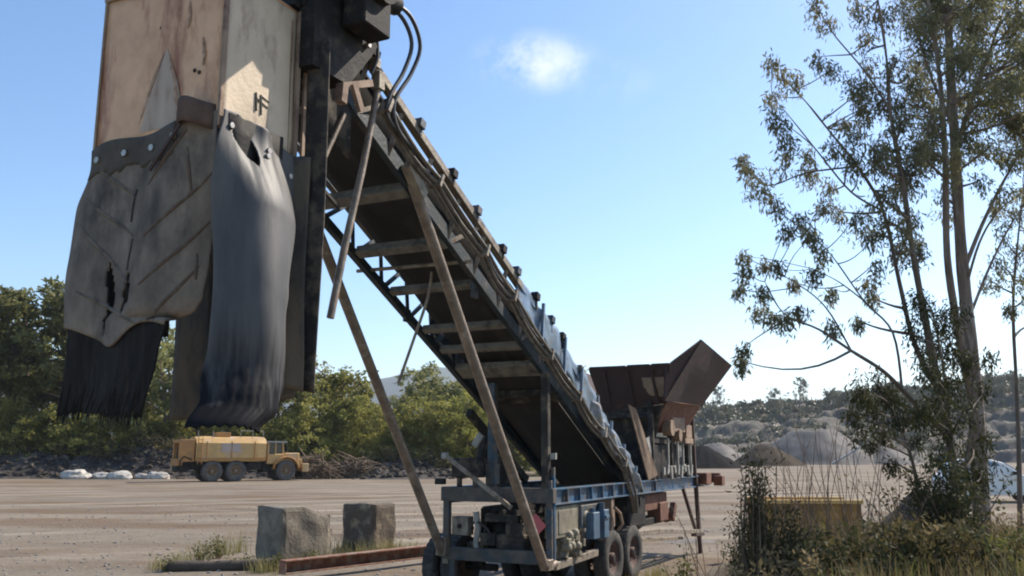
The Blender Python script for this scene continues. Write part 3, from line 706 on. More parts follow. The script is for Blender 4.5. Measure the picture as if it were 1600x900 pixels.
car.scale = (1.06, 1.06, 1.08)
b = MB(); b.box((4.72, -.72, .88), (.16, .32, .16)); b.build('headlight', M_pale, car)
b = MB(); b.box((4.72, .72, .88), (.16, .32, .16)); b.build('headlight', M_pale, car)
for x in (.95, 3.95):
    for sy in (-1, 1): wheel(car, (x, sy * .8, .36), .36, .24, M_tyre, M_pale)

# ================================================================== the mobile conveyor
# local axes: x = t along the trailer (away from the camera), y = u to the left, z up
O = V((.6495, 14.5, 0))
mc = empty('mobile_conveyor', O, R(64), 'large mobile conveyor on a blue wheeled trailer, torn rubber flaps hanging from its head', 'conveyor')
ZL = lambda t: 3.79 - .49 * t                       # height of the lower chord
OFF = lambda t: .66 if t < .5 else max(.16, .66 - (t - .5) * .115)
ZT = lambda t: ZL(t) + OFF(t)
def part(name, m, parent=mc, label=None):
    b = MB(); return b, (lambda: b.build(name, m, parent, label))
# ---- chassis
b = MB()
for u in (.05, 1.93):                               # I-section rails
    for dz, hh, ww in ((0, .025, .15), (.235, .025, .15), (.118, .21, .02)): b.bar((.02, u, 1.60 + dz), (10.0, u, 1.60 + dz), ww, hh)
chassis = b.build('chassis', M_blue, mc)
b = MB()
for t in (.9, 2.0, 3.2, 4.6, 6.0, 7.4, 8.8, 9.9): b.bar((t, .1, 1.7), (t, 1.88, 1.7), .1, .16)
b.build('cross_member', M_bluedk, chassis)
for t in (.55, 1.1, 1.65, 2.2, 2.75, 3.3, 4.5, 5.4):
    b = MB(); b.box((t, -.0, 1.72), (.03, .06, .205)); b.build('web_stiffener', M_blue, chassis)
b = MB(); b.box((10.05, .95, 1.78), (.14, 2.5, .24)); b.box((9.2, -.12, 1.78), (.5, .2, .28)); b.box((9.7, -.35, 1.72), (.3, .22, .24))
b.build('front_crossbeam', M_rust, chassis)
# rear frame
b = MB()
b.box((0, .06, 1.32), (.10, .10, 1.30)); rf = b.build('rear_frame_post', M_bluedk, mc)
b = MB(); b.box((0, 1.92, 1.25), (.10, .11, 1.12)); b.build('rear_frame_post', M_bluedk, mc)
b = MB(); b.box((0, .99, 1.735), (.14, 2.04, .23)); b.box((-.0, .99, .78), (.12, 1.8, .2)); b.box((.0, 1.8, .5), (.1, .1, .45)); b.build('frame_beam', M_dusty2, rf)
for u in (.02, 1.98):
    b = MB(); b.bar((0.05, u, .66), (1.9, u, .70), .1, .12); b.build('lower_rail', M_dusty, rf)
# bright blue post continues up as the conveyor support
b = MB(); b.box((.06, .02, 1.45), (.06, .05, 1.45)); b.build('corner_post', M_blue, rf)
b = MB(); 
b.box((0.0, 0, 0), (.012, .26, .26), Matrix.Rotation(R(45), 3, 'X')); pl = b.build('hazard_placard', M_red, mc); pl.location = (-.075, .27, 1.28)
# uprights
b = MB(); b.box((.0, .12, 2.75), (.12, .12, 1.85)); b.build('upright_post', M_dark, mc)
b = MB(); b.box((.3, 1.23, 2.7), (.13, .13, 1.75)); b.box((.3, 1.23, 2.05), (.18, .18, .35)); b.build('upright_post', M_bluedk, mc)
b = MB()
for u, z0 in ((1.75, 2.02), (1.45, 2.02)): b.bar((.1, u, 1.84), (.1, u, 2.1), .07, .07)
b.box((.14, 1.6, 2.16), (.3, .5, .32)); b.box((.1, 2.12, 1.93), (.12, .16, .1)); b.build('battery_box', M_dark, mc)
# engine bay
b = MB()
b.box((.9, 1.05, 1.15), (1.2, .85, .75)); b.box((.75, .85, 1.5), (.8, .5, .2)); b.lathe((.3, 1.1, 1.15), (1, 0, 0), [(-.04, 0), (-.04, .1), (0, .12), (.0, .3), (.05, .3)], 20)
b.lathe((.28, .62, .95), (1, 0, 0), [(-.02, 0), (-.02, .16), (.06, .16)], 16); b.tube([(.3, 1.35, 1.3), (.2, 1.4, 1.1), (.3, 1.35, .95), (.5, 1.3, .9)], .05, 8)
for i in range(6): b.box((.16, .45 + i * .13, 1.42), (.16, .06, .14))
b.build('diesel_engine', M_black, mc)
b = MB(); b.box((.25, .8, .98), (.35, .5, .26)); b.box((.2, 1.45, .9), (.2, .3, .12)); b.box((.1, .75, .86), (.2, .75, .03)); b.build('tray', M_dark, mc)
b = MB()
for (y_, z_, dy, dz) in ((1.2, 1.02, .28, .2), (.72, 1.18, .3, .22), (.95, 1.36, .6, .12)): b.box((.14, y_, z_), (.16, dy, dz))
b.build('filter_housing', M_dark, mc)
b = MB(); b.box((.1, 1.68, 1.22), (.22, .3, .3)); cb = b.build('control_box', M_dusty, mc)
b = MB(); b.lathe((-.02, 1.68, 1.22), (1, 0, 0), [(-.02, 0), (-.02, .035), (.02, .04)], 12); b.build('knob', M_black, cb)
b = MB(); b.tube([(.08, 1.42, 1.45), (.08, 1.38, 1.2), (.08, 1.42, .95), (.1, 1.4, .82)], .05, 10); b.build('pale_pipe', M_pale, mc)
gg = random.Random(3)
for i in range(7):
    b = MB(); y0 = gg.uniform(.3, 1.5); z0 = gg.uniform(.9, 1.5); y1 = y0 + gg.uniform(-.5, .5); z1 = gg.uniform(.85, 1.6)
    pts = bend((gg.uniform(.02, .2), y0, z0), (gg.uniform(.02, .3), min(1.8, max(.15, y1)), z1), .25, gg, 8); b.tube(pts, gg.choice((.014, .02, .028)), 7)
    b.build('engine_hose', gg.choice((M_hoseblk, M_hose, M_hoseblk)), mc)
# side machinery, right hand side
b = MB(); b.box((.62, .12, 1.31), (.95, .2, .5)); b.box((.62, .015, 1.31), (.75, .02, .36)); b.box((1.3, .12, 1.43), (.4, .16, .26)); b.lathe((1.42, .0, 1.3), (0, 1, 0), [(-.0, 0), (-.02, .13), (.1, .15)], 16)
b.build('side_panel', M_beige, mc)
b = MB()
for i in range(16):
    c = V((.75 + gg.uniform(-.35, .45), -.03 + gg.uniform(-.04, .06), .93 + gg.uniform(-.16, .2)))
    if i % 3: b.box(c, (gg.uniform(.05, .13), .1, gg.uniform(.05, .16)), Matrix.Rotation(gg.uniform(-.5, .5), 3, 'Y'))
    else: b.lathe(c, (0, 1, 0), [(-.07, 0), (-.07, .05), (-.03, .075), (.06, .075)], 12)
b.box((.8, .15, .95), (1.0, .1, .45)); b.build('valve_bank', M_beige, mc)
b = MB(); b.box((1.72, .25, 1.27), (1.1, .5, .56)); b.build('oil_cooler', M_bluedk, mc)
b = MB()
b.box((1.55, -.06, 1.18), (.3, .16, .44)); b.box((2.05, -.06, 1.18), (.24, .16, .48)); b.cyl((1.55, -.06, 1.4), (1.55, -.06, 1.47), .05, 10); b.cyl((2.0, -.06, 1.42), (2.0, -.06, 1.54), .06, 10); b.box((2.05, -.15, 1.3), (.18, .03, .05))
b.build('oil_can', M_ltblue, mc)
b = MB(); b.box((2.75, .25, 1.3), (.12, .5, .55)); b.box((3.05, .3, 1.3), (.2, .4, .52)); b.tube([(2.7, -.05, 1.42), (2.9, -.09, 1.3), (3.05, -.08, 1.1), (3.0, 0, .98)], .03, 8); b.build('bracket', M_tan, mc)
b = MB(); b.box((4.3, .28, 1.28), (1.05, .5, .64)); b.cyl((4.1, .25, 1.58), (4.1, .25, 1.64), .07, 12); b.box((4.45, .02, 1.45), (.12, .03, .14)); b.build('fuel_tank', M_black, mc)
b = MB(); b.box((5.8, .3, 1.38), (1.6, .4, .35)); b.box((6.2, .2, 1.15), (.6, .3, .4)); b.cyl((6.7, .3, 1.15), (7.2, .3, 1.0), .16, 14); b.box((7.0, .1, 1.1), (.16, .12, .4), Matrix.Rotation(.6, 3, 'Y')); b.build('gearbox', M_rust, mc)
b = MB(); b.box((5.3, .6, .98), (2.2, .9, .14)); b.cyl((4.4, .45, .8), (5.6, .45, .95), .13, 12); b.box((5.0, .9, .8), (1.4, .7, .3)); b.build('axle_beam', M_black, mc)
b = MB(); b.bar((4.1, .05, .84), (5.6, .03, .78), .12, .1); b.bar((5.6, .03, .78), (9.0, .0, .52), .1, .1); b.bar((5.2, .3, .62), (8.2, .25, .42), .1, .07); b.build('drawbar', M_dusty, mc)
# front landing leg under the bin
b = MB(); b.bar((8.6, 0, 3.7), (8.72, 0, 1.85), .07, .09); b.bar((8.72, 0, 1.85), (8.95, 0, .02), .09, .1); b.bar((7.55, 0, 1.62), (8.6, 0, .55), .07, .07); b.bar((8.3, -.02, .5), (9.1, -.02, .46), .12, .08)
b.bar((8.72, 1.95, 3.7), (8.8, 1.95, .02), .09, .1); b.build('landing_leg', M_rustdk, mc)
# ---- wheels
for (t, us) in ((2.75, (.10, .48)), (3.9, (.10, .48)), (2.75, (1.95, 1.57)), (3.9, (1.95, 1.57)), (.62, (2.36, 2.0))):
    for u in us: wheel(mc, (t, u, .51), .51, .27, M_tyre, M_rim)
b = MB()
for t in (2.75, 3.9): b.cyl((t, -.02, .51), (t, 2.07, .51), .07, 12); b.bar((t - .45, .72, .8), (t + .45, .72, .8), .09, .12); b.bar((t - .45, 1.32, .8), (t + .45, 1.32, .8), .09, .12); b.box((t, .72, .65), (.1, .1, .24)); b.box((t, 1.32, .65), (.1, .1, .24))
for t in (2.2, 3.3, 4.4): b.box((t, .72, 1.2), (.1, .1, .85)); b.box((t, 1.32, 1.2), (.1, .1, .85))
b.cyl((.62, 1.3, .51), (.62, 2.4, .51), .06, 12); b.box((.62, 1.6, .7), (.12, .12, .36)); b.build('axle', M_black, mc)

# ---- conveyor truss
b = MB()
UC = (.24, 1.76)
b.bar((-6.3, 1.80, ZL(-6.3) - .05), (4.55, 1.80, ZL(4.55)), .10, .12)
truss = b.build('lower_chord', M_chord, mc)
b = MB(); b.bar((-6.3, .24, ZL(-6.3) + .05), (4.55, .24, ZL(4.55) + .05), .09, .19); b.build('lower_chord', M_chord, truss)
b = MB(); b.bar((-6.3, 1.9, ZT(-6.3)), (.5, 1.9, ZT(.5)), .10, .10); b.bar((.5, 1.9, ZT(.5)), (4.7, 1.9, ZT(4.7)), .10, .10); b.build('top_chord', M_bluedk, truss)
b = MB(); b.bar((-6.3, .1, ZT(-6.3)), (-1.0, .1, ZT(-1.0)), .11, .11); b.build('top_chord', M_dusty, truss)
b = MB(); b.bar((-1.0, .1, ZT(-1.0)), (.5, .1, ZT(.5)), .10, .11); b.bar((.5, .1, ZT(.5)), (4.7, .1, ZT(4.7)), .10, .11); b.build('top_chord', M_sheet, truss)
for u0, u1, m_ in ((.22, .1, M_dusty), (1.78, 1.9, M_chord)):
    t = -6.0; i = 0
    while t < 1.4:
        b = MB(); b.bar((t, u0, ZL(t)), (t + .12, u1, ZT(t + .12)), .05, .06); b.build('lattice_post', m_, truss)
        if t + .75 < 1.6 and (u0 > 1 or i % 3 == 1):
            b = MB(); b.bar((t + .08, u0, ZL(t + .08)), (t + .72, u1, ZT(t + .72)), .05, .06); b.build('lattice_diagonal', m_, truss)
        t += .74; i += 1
for (t, wd, hh, m_) in ((-5.4, .12, .12, M_beam), (-3.96, .17, .15, M_beam), (-2.98, .15, .13, M_beam), (-2.1, .12, .1, M_beam), (-1.15, .12, .1, M_beam), (-.6, .12, .1, M_beam), (.02, .34, .1, M_beam), (.85, .3, .1, M_dark)):
    b = MB(); b.box((t, 1.0, ZL(t) - .01), (wd, 1.46, hh), Matrix.Rotation(math.atan(.49), 3, 'Y')); b.build('crossbeam', m_, truss)
b = MB(); b.tube([(-2.55, .1, ZL(-2.55)), (-2.62, 2.0, ZL(-2.62) - .02)], .028, 8); b.build('tie_rod', M_dusty, truss)
# corner fishplate and shackle on the left lower chord
for c_ in ((-1.55, 1.8, ZL(-1.55) - .03), (-2.1, .3, ZL(-2.1) - .12)):
    b = MB(); b.box(c_, (.16, .05, .2)); b.build('gusset_plate', M_bluedk, truss)
# return belt and its underside guard
def belly(a, c):
    t = -6.2 + 10.6 * a; off = .40 - .30 * sstep(-4.5, 1.5, t); sag = -.03 * math.sin(a * 40)
    return (t, .42 + 1.2 * c, ZL(t) + off + sag * (1 - (2 * c - 1) ** 2))
b = MB(); b.sheet(lambda a, c: belly(a, c), 90, 8, .015); b.build('return_belt', M_belt, mc)
def trough(a, c):
    t = -6.2 + 10.8 * a; q = (2 * c - 1); return (t, 1.0 + q * .72, ZT(t) - .13 + .2 * max(0, abs(q) - .35) ** 1.2 * 1.4)
b = MB(); b.sheet(trough, 60, 12, .02); b.build('carrying_belt', M_belt, mc)
# added near-black sheet, stands for the shaded inside behind the right lattice
b = MB(); b.sheet(lambda a, c: (-6.1 + 5.4 * a, .30 + .015 * math.sin(a * 30), ZL(-6.1 + 5.4 * a) + .06 + .70 * c), 30, 2, .012); b.build('dark_infill', mat('shaded_infill', (.016, .015, .015), (.03, .027, .024), 3, 1, spec=.05), mc)
# blue side sheet, slightly buckled
def side(a, c):
    t = -1.15 + 5.75 * a; lo = .28 - .22 * sstep(.5, 3.4, t); hi = OFF(t) + .06 + .10 * sstep(-.3, .8, t) + .03 * math.sin(t * 5)
    z = ZL(t) + lo + (hi - lo) * c; return (t, .045 - .035 * math.sin(t * 3.3 + c * 2) * c + .02 * math.sin(t * 11 + 1), z)
b = MB(); b.sheet(side, 70, 6, .012); sidep = b.build('side_sheet', M_sheet, mc)
b = MB()
for t in (-.4, .5, 1.25, 2.0, 2.7, 3.4, 4.1): b.bar((t, .0, ZL(t) + .1), (t + .08, .0, ZT(t) + .12), .05, .05)
b.build('sheet_rib', M_sheet, sidep)
b = MB(); b.sheet(lambda a, c: (-.6 + 5.2 * a, 1.95, ZL(-.6 + 5.2 * a) + .1 + OFF(-.6 + 5.2 * a) * c), 30, 2, .012); b.build('side_sheet', M_bluedk, mc)
# crumpled pale guard at the foot of the conveyor
def crump(a, c):
    t = 1.7 + 2.6 * a; return (t, -.05 - .05 * math.sin(t * 9 + c * 3), ZL(t) - .02 + (OFF(t) * .8) * c + .03 * math.sin(t * 14))
b = MB(); b.sheet(crump, 40, 8, .012, hole=lambda a, c: math.sin(a * 17) * math.sin(c * 6 + a * 8) > .62); b.build('crumpled_guard', mat('bare_bent_metal', (.34, .37, .40), (.16, .19, .23), 5, .45, .3, .5, 14, (.3, .22, .14), .58, 6), mc)
for i, t in enumerate((-5.1, -4.05, -3.2, -2.5, -1.7, -1.2, -.5, .1, .55, 1.35, 2.1)):
    b = MB(); b.box((t, .06, ZT(t) + (.10 if t < -.5 else .16)), (.13, .12, .12), Matrix.Rotation(R(15), 3, 'Y')); b.box((t, .06, ZT(t) + .05), (.05, .05, .2)); b.build('roller_bracket', M_bluedk if i % 2 else M_black, mc)
# ---- hoses along the right lower chord
ties = [-4.95, -3.75, -2.45, -1.55, -.2, 1.0, 2.2, 3.3, 4.0]
for k_, (r_, du, dz, m_) in enumerate(((.028, 0, 0, M_hose), (.024, .045, -.06, M_hose), (.024, -.035, .06, M_hose), (.02, .02, .12, M_hoseblk), (.03, .07, .03, M_hose))):
    pts = []
    g2 = random.Random(k_)
    for a, c in zip(ties, ties[1:]):
        sag = .07 + .03 * math.sin(a * 2) + g2.uniform(-.015, .02)
        for q in range(6):
            s_ = q / 6; t = a + (c - a) * s_
            z = ZL(t) - .01 + (.20 if t < -3 else .20 - .16 * sstep(-3, 0, t)) + dz - sag * math.sin(math.pi * s_)
            if t > 3.4: z = ZL(3.4) + dz - (t - 3.4) * 1.3
            pts.append((t, .06 + du - .02 * math.sin(math.pi * s_) * (k_ % 3 - 1) - .1, z))
    pts.append((4.02, -.02 + du, 1.25)); b = MB(); b.tube(pts, r_, 8); b.build('hydraulic_hose', m_, mc)
for t in ties[:-1]:
    z = ZL(t) + (.20 if t < -3 else .20 - .16 * sstep(-3, 0, t)); b = MB(); b.box((t, -.03, z + .02), (.05, .17, .2), Matrix.Rotation(.46, 3, 'Y')); b.build('hose_clamp', M_dusty, mc)
def hoseline(pts, r_, m_):
    P = [V(p) for p in pts]; q = []
    for i in range(len(P) - 1):
        p0 = P[max(0, i - 1)]; p1 = P[i]; p2 = P[i + 1]; p3 = P[min(len(P) - 1, i + 2)]
        for j in range(6):
            t = j / 6; q.append(.5 * ((2 * p1) + (p2 - p0) * t + (2 * p0 - 5 * p1 + 4 * p2 - p3) * t * t + (3 * p1 - p0 - 3 * p2 + p3) * t ** 3))
    q.append(P[-1]); b = MB(); b.tube(q, r_, 8); b.build('hydraulic_hose', m_, mc)
hoseline([(-5.2, -.1, 7.62), (-4.85, -.15, 7.6), (-4.62, -.16, 7.35), (-4.72, -.12, 6.95), (-4.95, -.08, 6.55), (-4.95, -.06, 6.3), (-4.6, -.06, 6.15)], .026, M_hoseblk)
hoseline([(-5.2, -.16, 7.66), (-4.78, -.22, 7.64), (-4.52, -.22, 7.35), (-4.62, -.16, 6.95), (-4.88, -.1, 6.5), (-4.75, -.08, 6.2), (-4.3, -.06, 6.05)], .026, M_hoseblk)
hoseline([(-5.45, -.05, 7.5), (-5.3, -.05, 7.45), (-5.2, -.05, 7.2), (-5.18, -.05, 6.95), (-5.22, -.0, 6.75)], .022, M_hoseblk)
b = MB(); b.box((-5.05, .02, 6.72), (.12, .12, .22)); b.box((-5.15, .0, 6.9), (.1, .1, .12)); b.build('hose_coupling', M_dusty, mc)

# ---- head of the conveyor
b = MB()
b.cyl((-6.0, .15, 6.9), (-6.0, 1.85, 6.9), .3, 24); b.build('head_drum', M_black, mc)
b = MB()
P_ = [(-6.42, -.12, 6.35), (-6.42, -.12, 7.5), (-5.75, -.12, 7.5), (-5.28, -.12, 7.03), (-5.40, -.12, 6.85), (-5.8, -.12, 6.36)]
b.prism(P_, (0, .34, 0)); gbx = b.build('gearbox_plate', M_black, mc)
b = MB(); b.cyl((-5.95, -.1, 7.85), (-5.95, -.95, 7.9), .36, 20); b.box((-6.4, -.35, 7.9), (.5, .5, .7)); b.cyl((-5.75, -.1, 7.5), (-5.75, -.55, 7.5), .24, 20); b.box((-5.75, -.3, 7.2), (.5, .3, .5)); b.cyl((-5.35, -.15, 7.62), (-4.98, -.15, 7.68), .12, 14); b.box((-5.6, -.15, 7.72), (.6, .35, .3)); b.build('drive_motor', M_black, gbx)  # upper cylinder and box reach out of view, sized to shade the hood side
for sgn, (x, z) in enumerate(((-6.2, 7.3), (-6.25, 6.6), (-5.5, 6.95))):
    b = MB(); b.cyl((x, -.13, z), (x, -.17, z), .035, 6); b.build('bolt', M_bolt, gbx)
b = MB(); b.bar((-5.95, -.15, 6.28), (-5.42, -.15, 6.52), .05, .08); b.bar((-5.80, -.18, 6.36), (-5.64, -.18, 6.10), .05, .09); b.bar((-5.95, -.15, 6.30), (-5.97, -.15, 6.08), .1, .1); b.build('bent_bracket', M_tan, mc)
b = MB(); b.bar((-6.45, .05, 7.08), (-5.2, .05, 7.35), .1, .1); b.box((-6.5, .9, 7.2), (.1, 1.7, .4)); b.build('head_frame', M_black, mc)
# side cheek that closes the head (dark)
b = MB(); b.sheet(lambda a, c: (-6.28 + 1.0 * a, .22, 5.7 + (.45 * (1 - a)) + 1.15 * c - .35 * a * (1 - c) * 0), 6, 4, .015); b.build('head_cheek', M_dark, mc)
b = MB(); b.sheet(lambda a, c: (-6.28 + .01 * c, .2 + 1.5 * a, 5.5 + 1.2 * c), 6, 4, .015); b.build('back_plate', M_dark, mc)

# ---- hood
TF, TB, UR, UL, ZB, ZH = -7.43, -6.42, .10, 1.73, 5.36, 6.97
b = MB(); b.sheet(lambda a, c: (TF + .012 * math.sin(a * 6) * math.sin(c * 4), UR + (UL - UR) * a, ZB + (ZH - ZB) * c), 14, 14, .02); hood = b.build('hood_front', M_hood, mc)
b = MB(); b.sheet(lambda a, c: (TF + (TB - TF) * a, UR + .01 * math.sin(a * 5 + c * 4), ZB + (ZH - ZB) * c), 12, 14, .02); hs_ = b.build('hood_side', mat('cream_hood_side', (.62, .48, .33), (.48, .37, .25), 2.5, .55, 0, .3, 15, (.24, .16, .10), .63, 3.2, stretch3=(1, 1, .4)), mc)
b = MB(); b.sheet(lambda a, c: (TF + (TB - TF) * a, UL, ZB + (ZH - ZB) * c), 4, 4, .02); b.build('hood_side', M_hood, mc)
b = MB(); b.sheet(lambda a, c: (TF + (TB - TF) * a, UR + (UL - UR) * c, ZH + .01), 4, 4, .02); b.build('hood_top', M_hood, mc)
b = MB(); b.box((TF - .012, UR - .005, (ZB + ZH) / 2 + .01), (.05, .035, ZH - ZB)); b.box((TF - .015, (UR + UL) / 2, ZH + .02), (.05, UL - UR + .05, .05)); b.box((TB + .01, UR - .02, (ZB + ZH) / 2), (.05, .04, ZH - ZB)); b.box((TB + .16, UR - .0, (ZB + ZH) / 2 - .1), (.05, .03, ZH - ZB)); b.box((TF - .01, UL, (ZB + ZH) / 2), (.05, .03, ZH - ZB)); b.build('corner_angle', M_tan, hood)
def bolts(pts, nrm, r_=.022, parent=mc, m_=M_black):
    for p_ in pts:
        p_ = V(p_); n_ = V(nrm); b = MB(); b.cyl(p_, p_ + n_ * .02, r_, 6); b.build('bolt', m_, parent)
bolts([(TF, 1.35, 5.55), (TF, 1.45, 5.66), (TF, 1.2, 5.72), (TF, .45, 5.98), (TF, .39, 5.95), (TF, .95, 6.52), (TF, 1.05, 5.45)], (-1, 0, 0), .02, hood)
b = MB(); b.prism([(TF - .024, .82, 6.27), (TF - .024, .84, 6.25), (TF - .024, 1.02, 5.8), (TF - .024, 1.12, 5.46), (TF - .024, .52, 5.46), (TF - .024, .66, 5.9)], (.01, 0, 0)); b.build('bare_patch', mat('pale_bare_patch', (.46, .36, .28), (.32, .24, .18), 4, .7, 0, .2, 15, (.2, .11, .07), .62, 4, stretch=(1, 1, .25)), hood)
gq = random.Random(4)
for P_r in ([(.80, 6.2), (.70, 5.95), (.63, 5.62), (.6, 5.42)], [(.86, 6.24), (.98, 5.98), (1.06, 5.75), (1.15, 5.5)], [(.36, 6.3), (.33, 6.1), (.34, 5.98)], [(.56, 6.72), (.55, 6.55), (.57, 6.40)], [(1.45, 6.2), (1.47, 5.95), (1.46, 5.75)]):
    sm_ = []
    for q in range(len(P_r) - 1):
        for h_ in range(5): k_ = h_ / 5; sm_.append((P_r[q][0] + (P_r[q + 1][0] - P_r[q][0]) * k_, P_r[q][1] + (P_r[q + 1][1] - P_r[q][1]) * k_))
    P_r = sm_; n0 = len(P_r); lft = []; rgt = []
    for q, (u_, z_) in enumerate(P_r):
        w0 = .004 + .022 * math.sin(math.pi * q / (n0 - 1)) ** .8 * gq.uniform(.45, 1.1); lft.append((TF - .027, u_ - w0, z_)); rgt.append((TF - .027, u_ + w0 * gq.uniform(.5, 1.2), z_))
    b = MB()
    for q in range(n0 - 1): b.prism([lft[q], rgt[q], rgt[q + 1], lft[q + 1]], (.004, 0, 0))
    b.build('rust_run', mat('rust_stain', (.20, .10, .055), (.36, .23, .15), 7, .8, c3=(.46, .33, .24), t3=.55, s3=10), hood)
b = MB(); b.box((TB - .08, UR - .006, 6.1), (.012, .012, 1.5)); b.build('seam', M_tan, hs_)
# dark bracket-like mark on the side
b = MB()
sx, sz = -6.99, 5.76
for (a_, c_) in (((0, .13), (.02, -.1)), ((.0, .06), (.2, .0)), ((.08, .13), (.1, -.12)), ((.1, .11), (.22, .08))):
    b.bar((sx + a_[0] * .85, UR - .008, sz + a_[1] * .8), (sx + c_[0] * .85, UR - .008, sz + c_[1] * .8), .01, .018)
b.build('dark_mark', M_black, hs_)
# pipe stub with torn dark mouth on the front
b = MB(); b.sheet(lambda a, c: (TF - .02 - .14 * math.sin(math.pi * a), .36 - .20 * math.cos(math.pi * a), 5.34 + .24 * c + .06 * math.sin(math.pi * a) - .03 * math.sin(7 * a)), 14, 4, .02); b.build('pipe_stub', mat('dark_brown_rust', (.06, .035, .025), (.13, .075, .05), 5, .85, 0, .6, 25), mc)
b = MB(); b.bar((TF - .15, .44, 5.40), (TF - .11, .84, 5.02), .02, .035); b.build('hanging_bar', M_rustdk, mc)

# ---- rubber flaps
def lerp(P, q):
    if q >= P[0][0]: return P[0][1]
    for (a, x), (b_, y_) in zip(P, P[1:]):
        if b_ <= q <= a: k_ = (q - b_) / (a - b_); k_ = k_ * k_ * (3 - 2 * k_); return y_ + (x - y_) * k_
    return P[-1][1]
# torn front flap: left and right outline as functions of height
LFT = [(5.46, 1.75), (5.2, 1.74), (4.77, 1.92), (4.2, 1.86), (3.55, 1.80), (3.1, 1.82), (2.72, 1.86)]
RGT = [(5.46, .10), (5.0, .11), (4.56, .15), (4.1, .22), (3.80, .27), (3.70, .34), (3.62, .58), (3.3, .66), (2.72, .74)]
def flapA(a, z, off=0):
    l, r_ = lerp(LFT, z), lerp(RGT, z); u = l + (r_ - l) * a
    wv = .03 * math.sin(u * 7 + z * 1.3) + .04 * math.sin(z * 2.6 + 1) * (1 - a) - .05 * math.exp(-((a - .55) / .2) ** 2) * (5.4 - z) * .3
    return V((TF - .05 + wv - off + .14 * a ** 6 * sstep(5.4, 4.2, z) * (z > 3.6), u, z))
zsplit = 3.52
def holeA(a, c):
    z = 5.42 - (5.42 - zsplit) * c
    return (abs(a - .36 + (z - 3.95) * .12) < .045 * (1 - ((z - 3.92) / .33) ** 2)) or (abs(a - .52) < .03 * (1 - ((z - 3.97) / .2) ** 2))
def topA(a): return 5.44 + .13 * (a - .5) * 1.0 + .02 * math.sin(a * 9)
b = MB(); b.sheet(lambda a, c: flapA(a, topA(a) + (zsplit + .06 * math.sin(a * 7 + 2) - .12 * math.exp(-((a - .55) / .15) ** 2) - topA(a)) * c), 56, 64, .022, hole=holeA); fa = b.build('rubber_flap', M_flapdust, mc, 'dusty torn flap with raised chevron ribs and two dark holes')
M_riba = mat('rust_brown_rubber', (.13, .085, .06), (.07, .05, .038), 6, .9, 0, .4, 20, (.2, .16, .12), .6, 6)
M_ribb = mat('dusty_brown_rubber', (.18, .14, .11), (.10, .08, .06), 6, .9, 0, .4, 20, (.06, .05, .04), .58, 6)
for (ua, za, ub, zb) in ((1.60, 5.15, 1.12, 4.84), (1.78, 4.88, 1.01, 4.40), (1.78, 4.60, 1.02, 3.96), (1.67, 3.92, .86, 3.56), (.42, 5.36, .90, 4.90), (.16, 4.93, .86, 4.38), (.20, 4.49, .85, 3.92), (.30, 4.08, .76, 3.60), (.42, 5.2, .38, 4.78), (.33, 4.2, .33, 3.95)):
    pts = []
    for q in range(13):
        u = ua + (ub - ua) * q / 12; z = za + (zb - za) * q / 12; l, r_ = lerp(LFT, z), lerp(RGT, z); a = (u - l) / (r_ - l)
        pts.append(flapA(min(1, max(0, a)), z, .020))
    b = MB(); b.tube(pts, [.005 + .015 * math.sin(math.pi * min(1, .12 + .76 * q / 12)) for q in range(13)], 6); b.build('chevron_rib', M_riba if ua < 1 else M_ribb, fa)
b = MB()
b.tube([flapA(.46, 4.88 - .32 * q / 5, .02) for q in range(6)], .014, 5); b.build('seam', M_dark, fa)
b = MB(); b.tube([flapA(.50, 4.38 - .3 * q / 5, .02) for q in range(6)], .014, 5); b.build('seam', M_dark, fa)
b = MB(); b.sheet(lambda a, c: (TF + .10 + .02 * math.sin(a * 5), 1.6 - .95 * a, 4.6 - 1.15 * c), 8, 8, .02); b.build('dark_backing', M_black, fa)
b = MB(); b.sheet(lambda a, c: flapA(a * .72, topA(a * .72) - .01 - (.30 + .10 * noise.noise(V((a * 5, 2, 0))) + .04 * noise.noise(V((a * 22, 7, 0)))) * c, .024), 60, 6, .006); b.build('clamping_strip', mat('grimy_strip', (.05, .043, .036), (.10, .08, .06), 4, .85, 0, .5, 18), fa)
bolts([flapA(q, topA(q) - .16, .035) for q in (.08, .3, .52, .72)], (-1, 0, 0), .035, fa, M_bolt)
# frayed lower end: cords of uneven length
def low(a, c):
    zt = zsplit + .06 * math.sin(a * 7 + 2) - .12 * math.exp(-((a - .55) / .15) ** 2); zb = 2.72 + .03 * math.sin(a * 5) + .012 * math.sin(a * 90)
    z = zt + .03 + (zb - zt) * c; p_ = flapA(a, z); fl = c * c
    p_.x += .03 + .012 * noise.noise(V((a * 14, z * .7, 1))); p_.y += .10 * fl; return p_
b = MB(); b.sheet(low, 80, 20, .018, hole=lambda a, c: c > .93 and math.sin(a * 173) > .2 + 4 * (1 - c)); b.build('rubber_flap', M_flapblk, mc, 'black frayed lower end of the torn flap')
b = MB(); gg = random.Random(8)
for i in range(90):
    a = gg.random(); p_ = low(a, .55 + .4 * gg.random()); q_ = low(a, 1) + V((gg.uniform(-.02, .02), gg.uniform(-.03, .03), -gg.uniform(.0, .09))); b.tube([p_ + V((-.01, 0, 0)), (p_ + q_) / 2 + V((-.015, 0, 0)), q_], .006, 4)
b.build('cord', M_flapblk, mc)
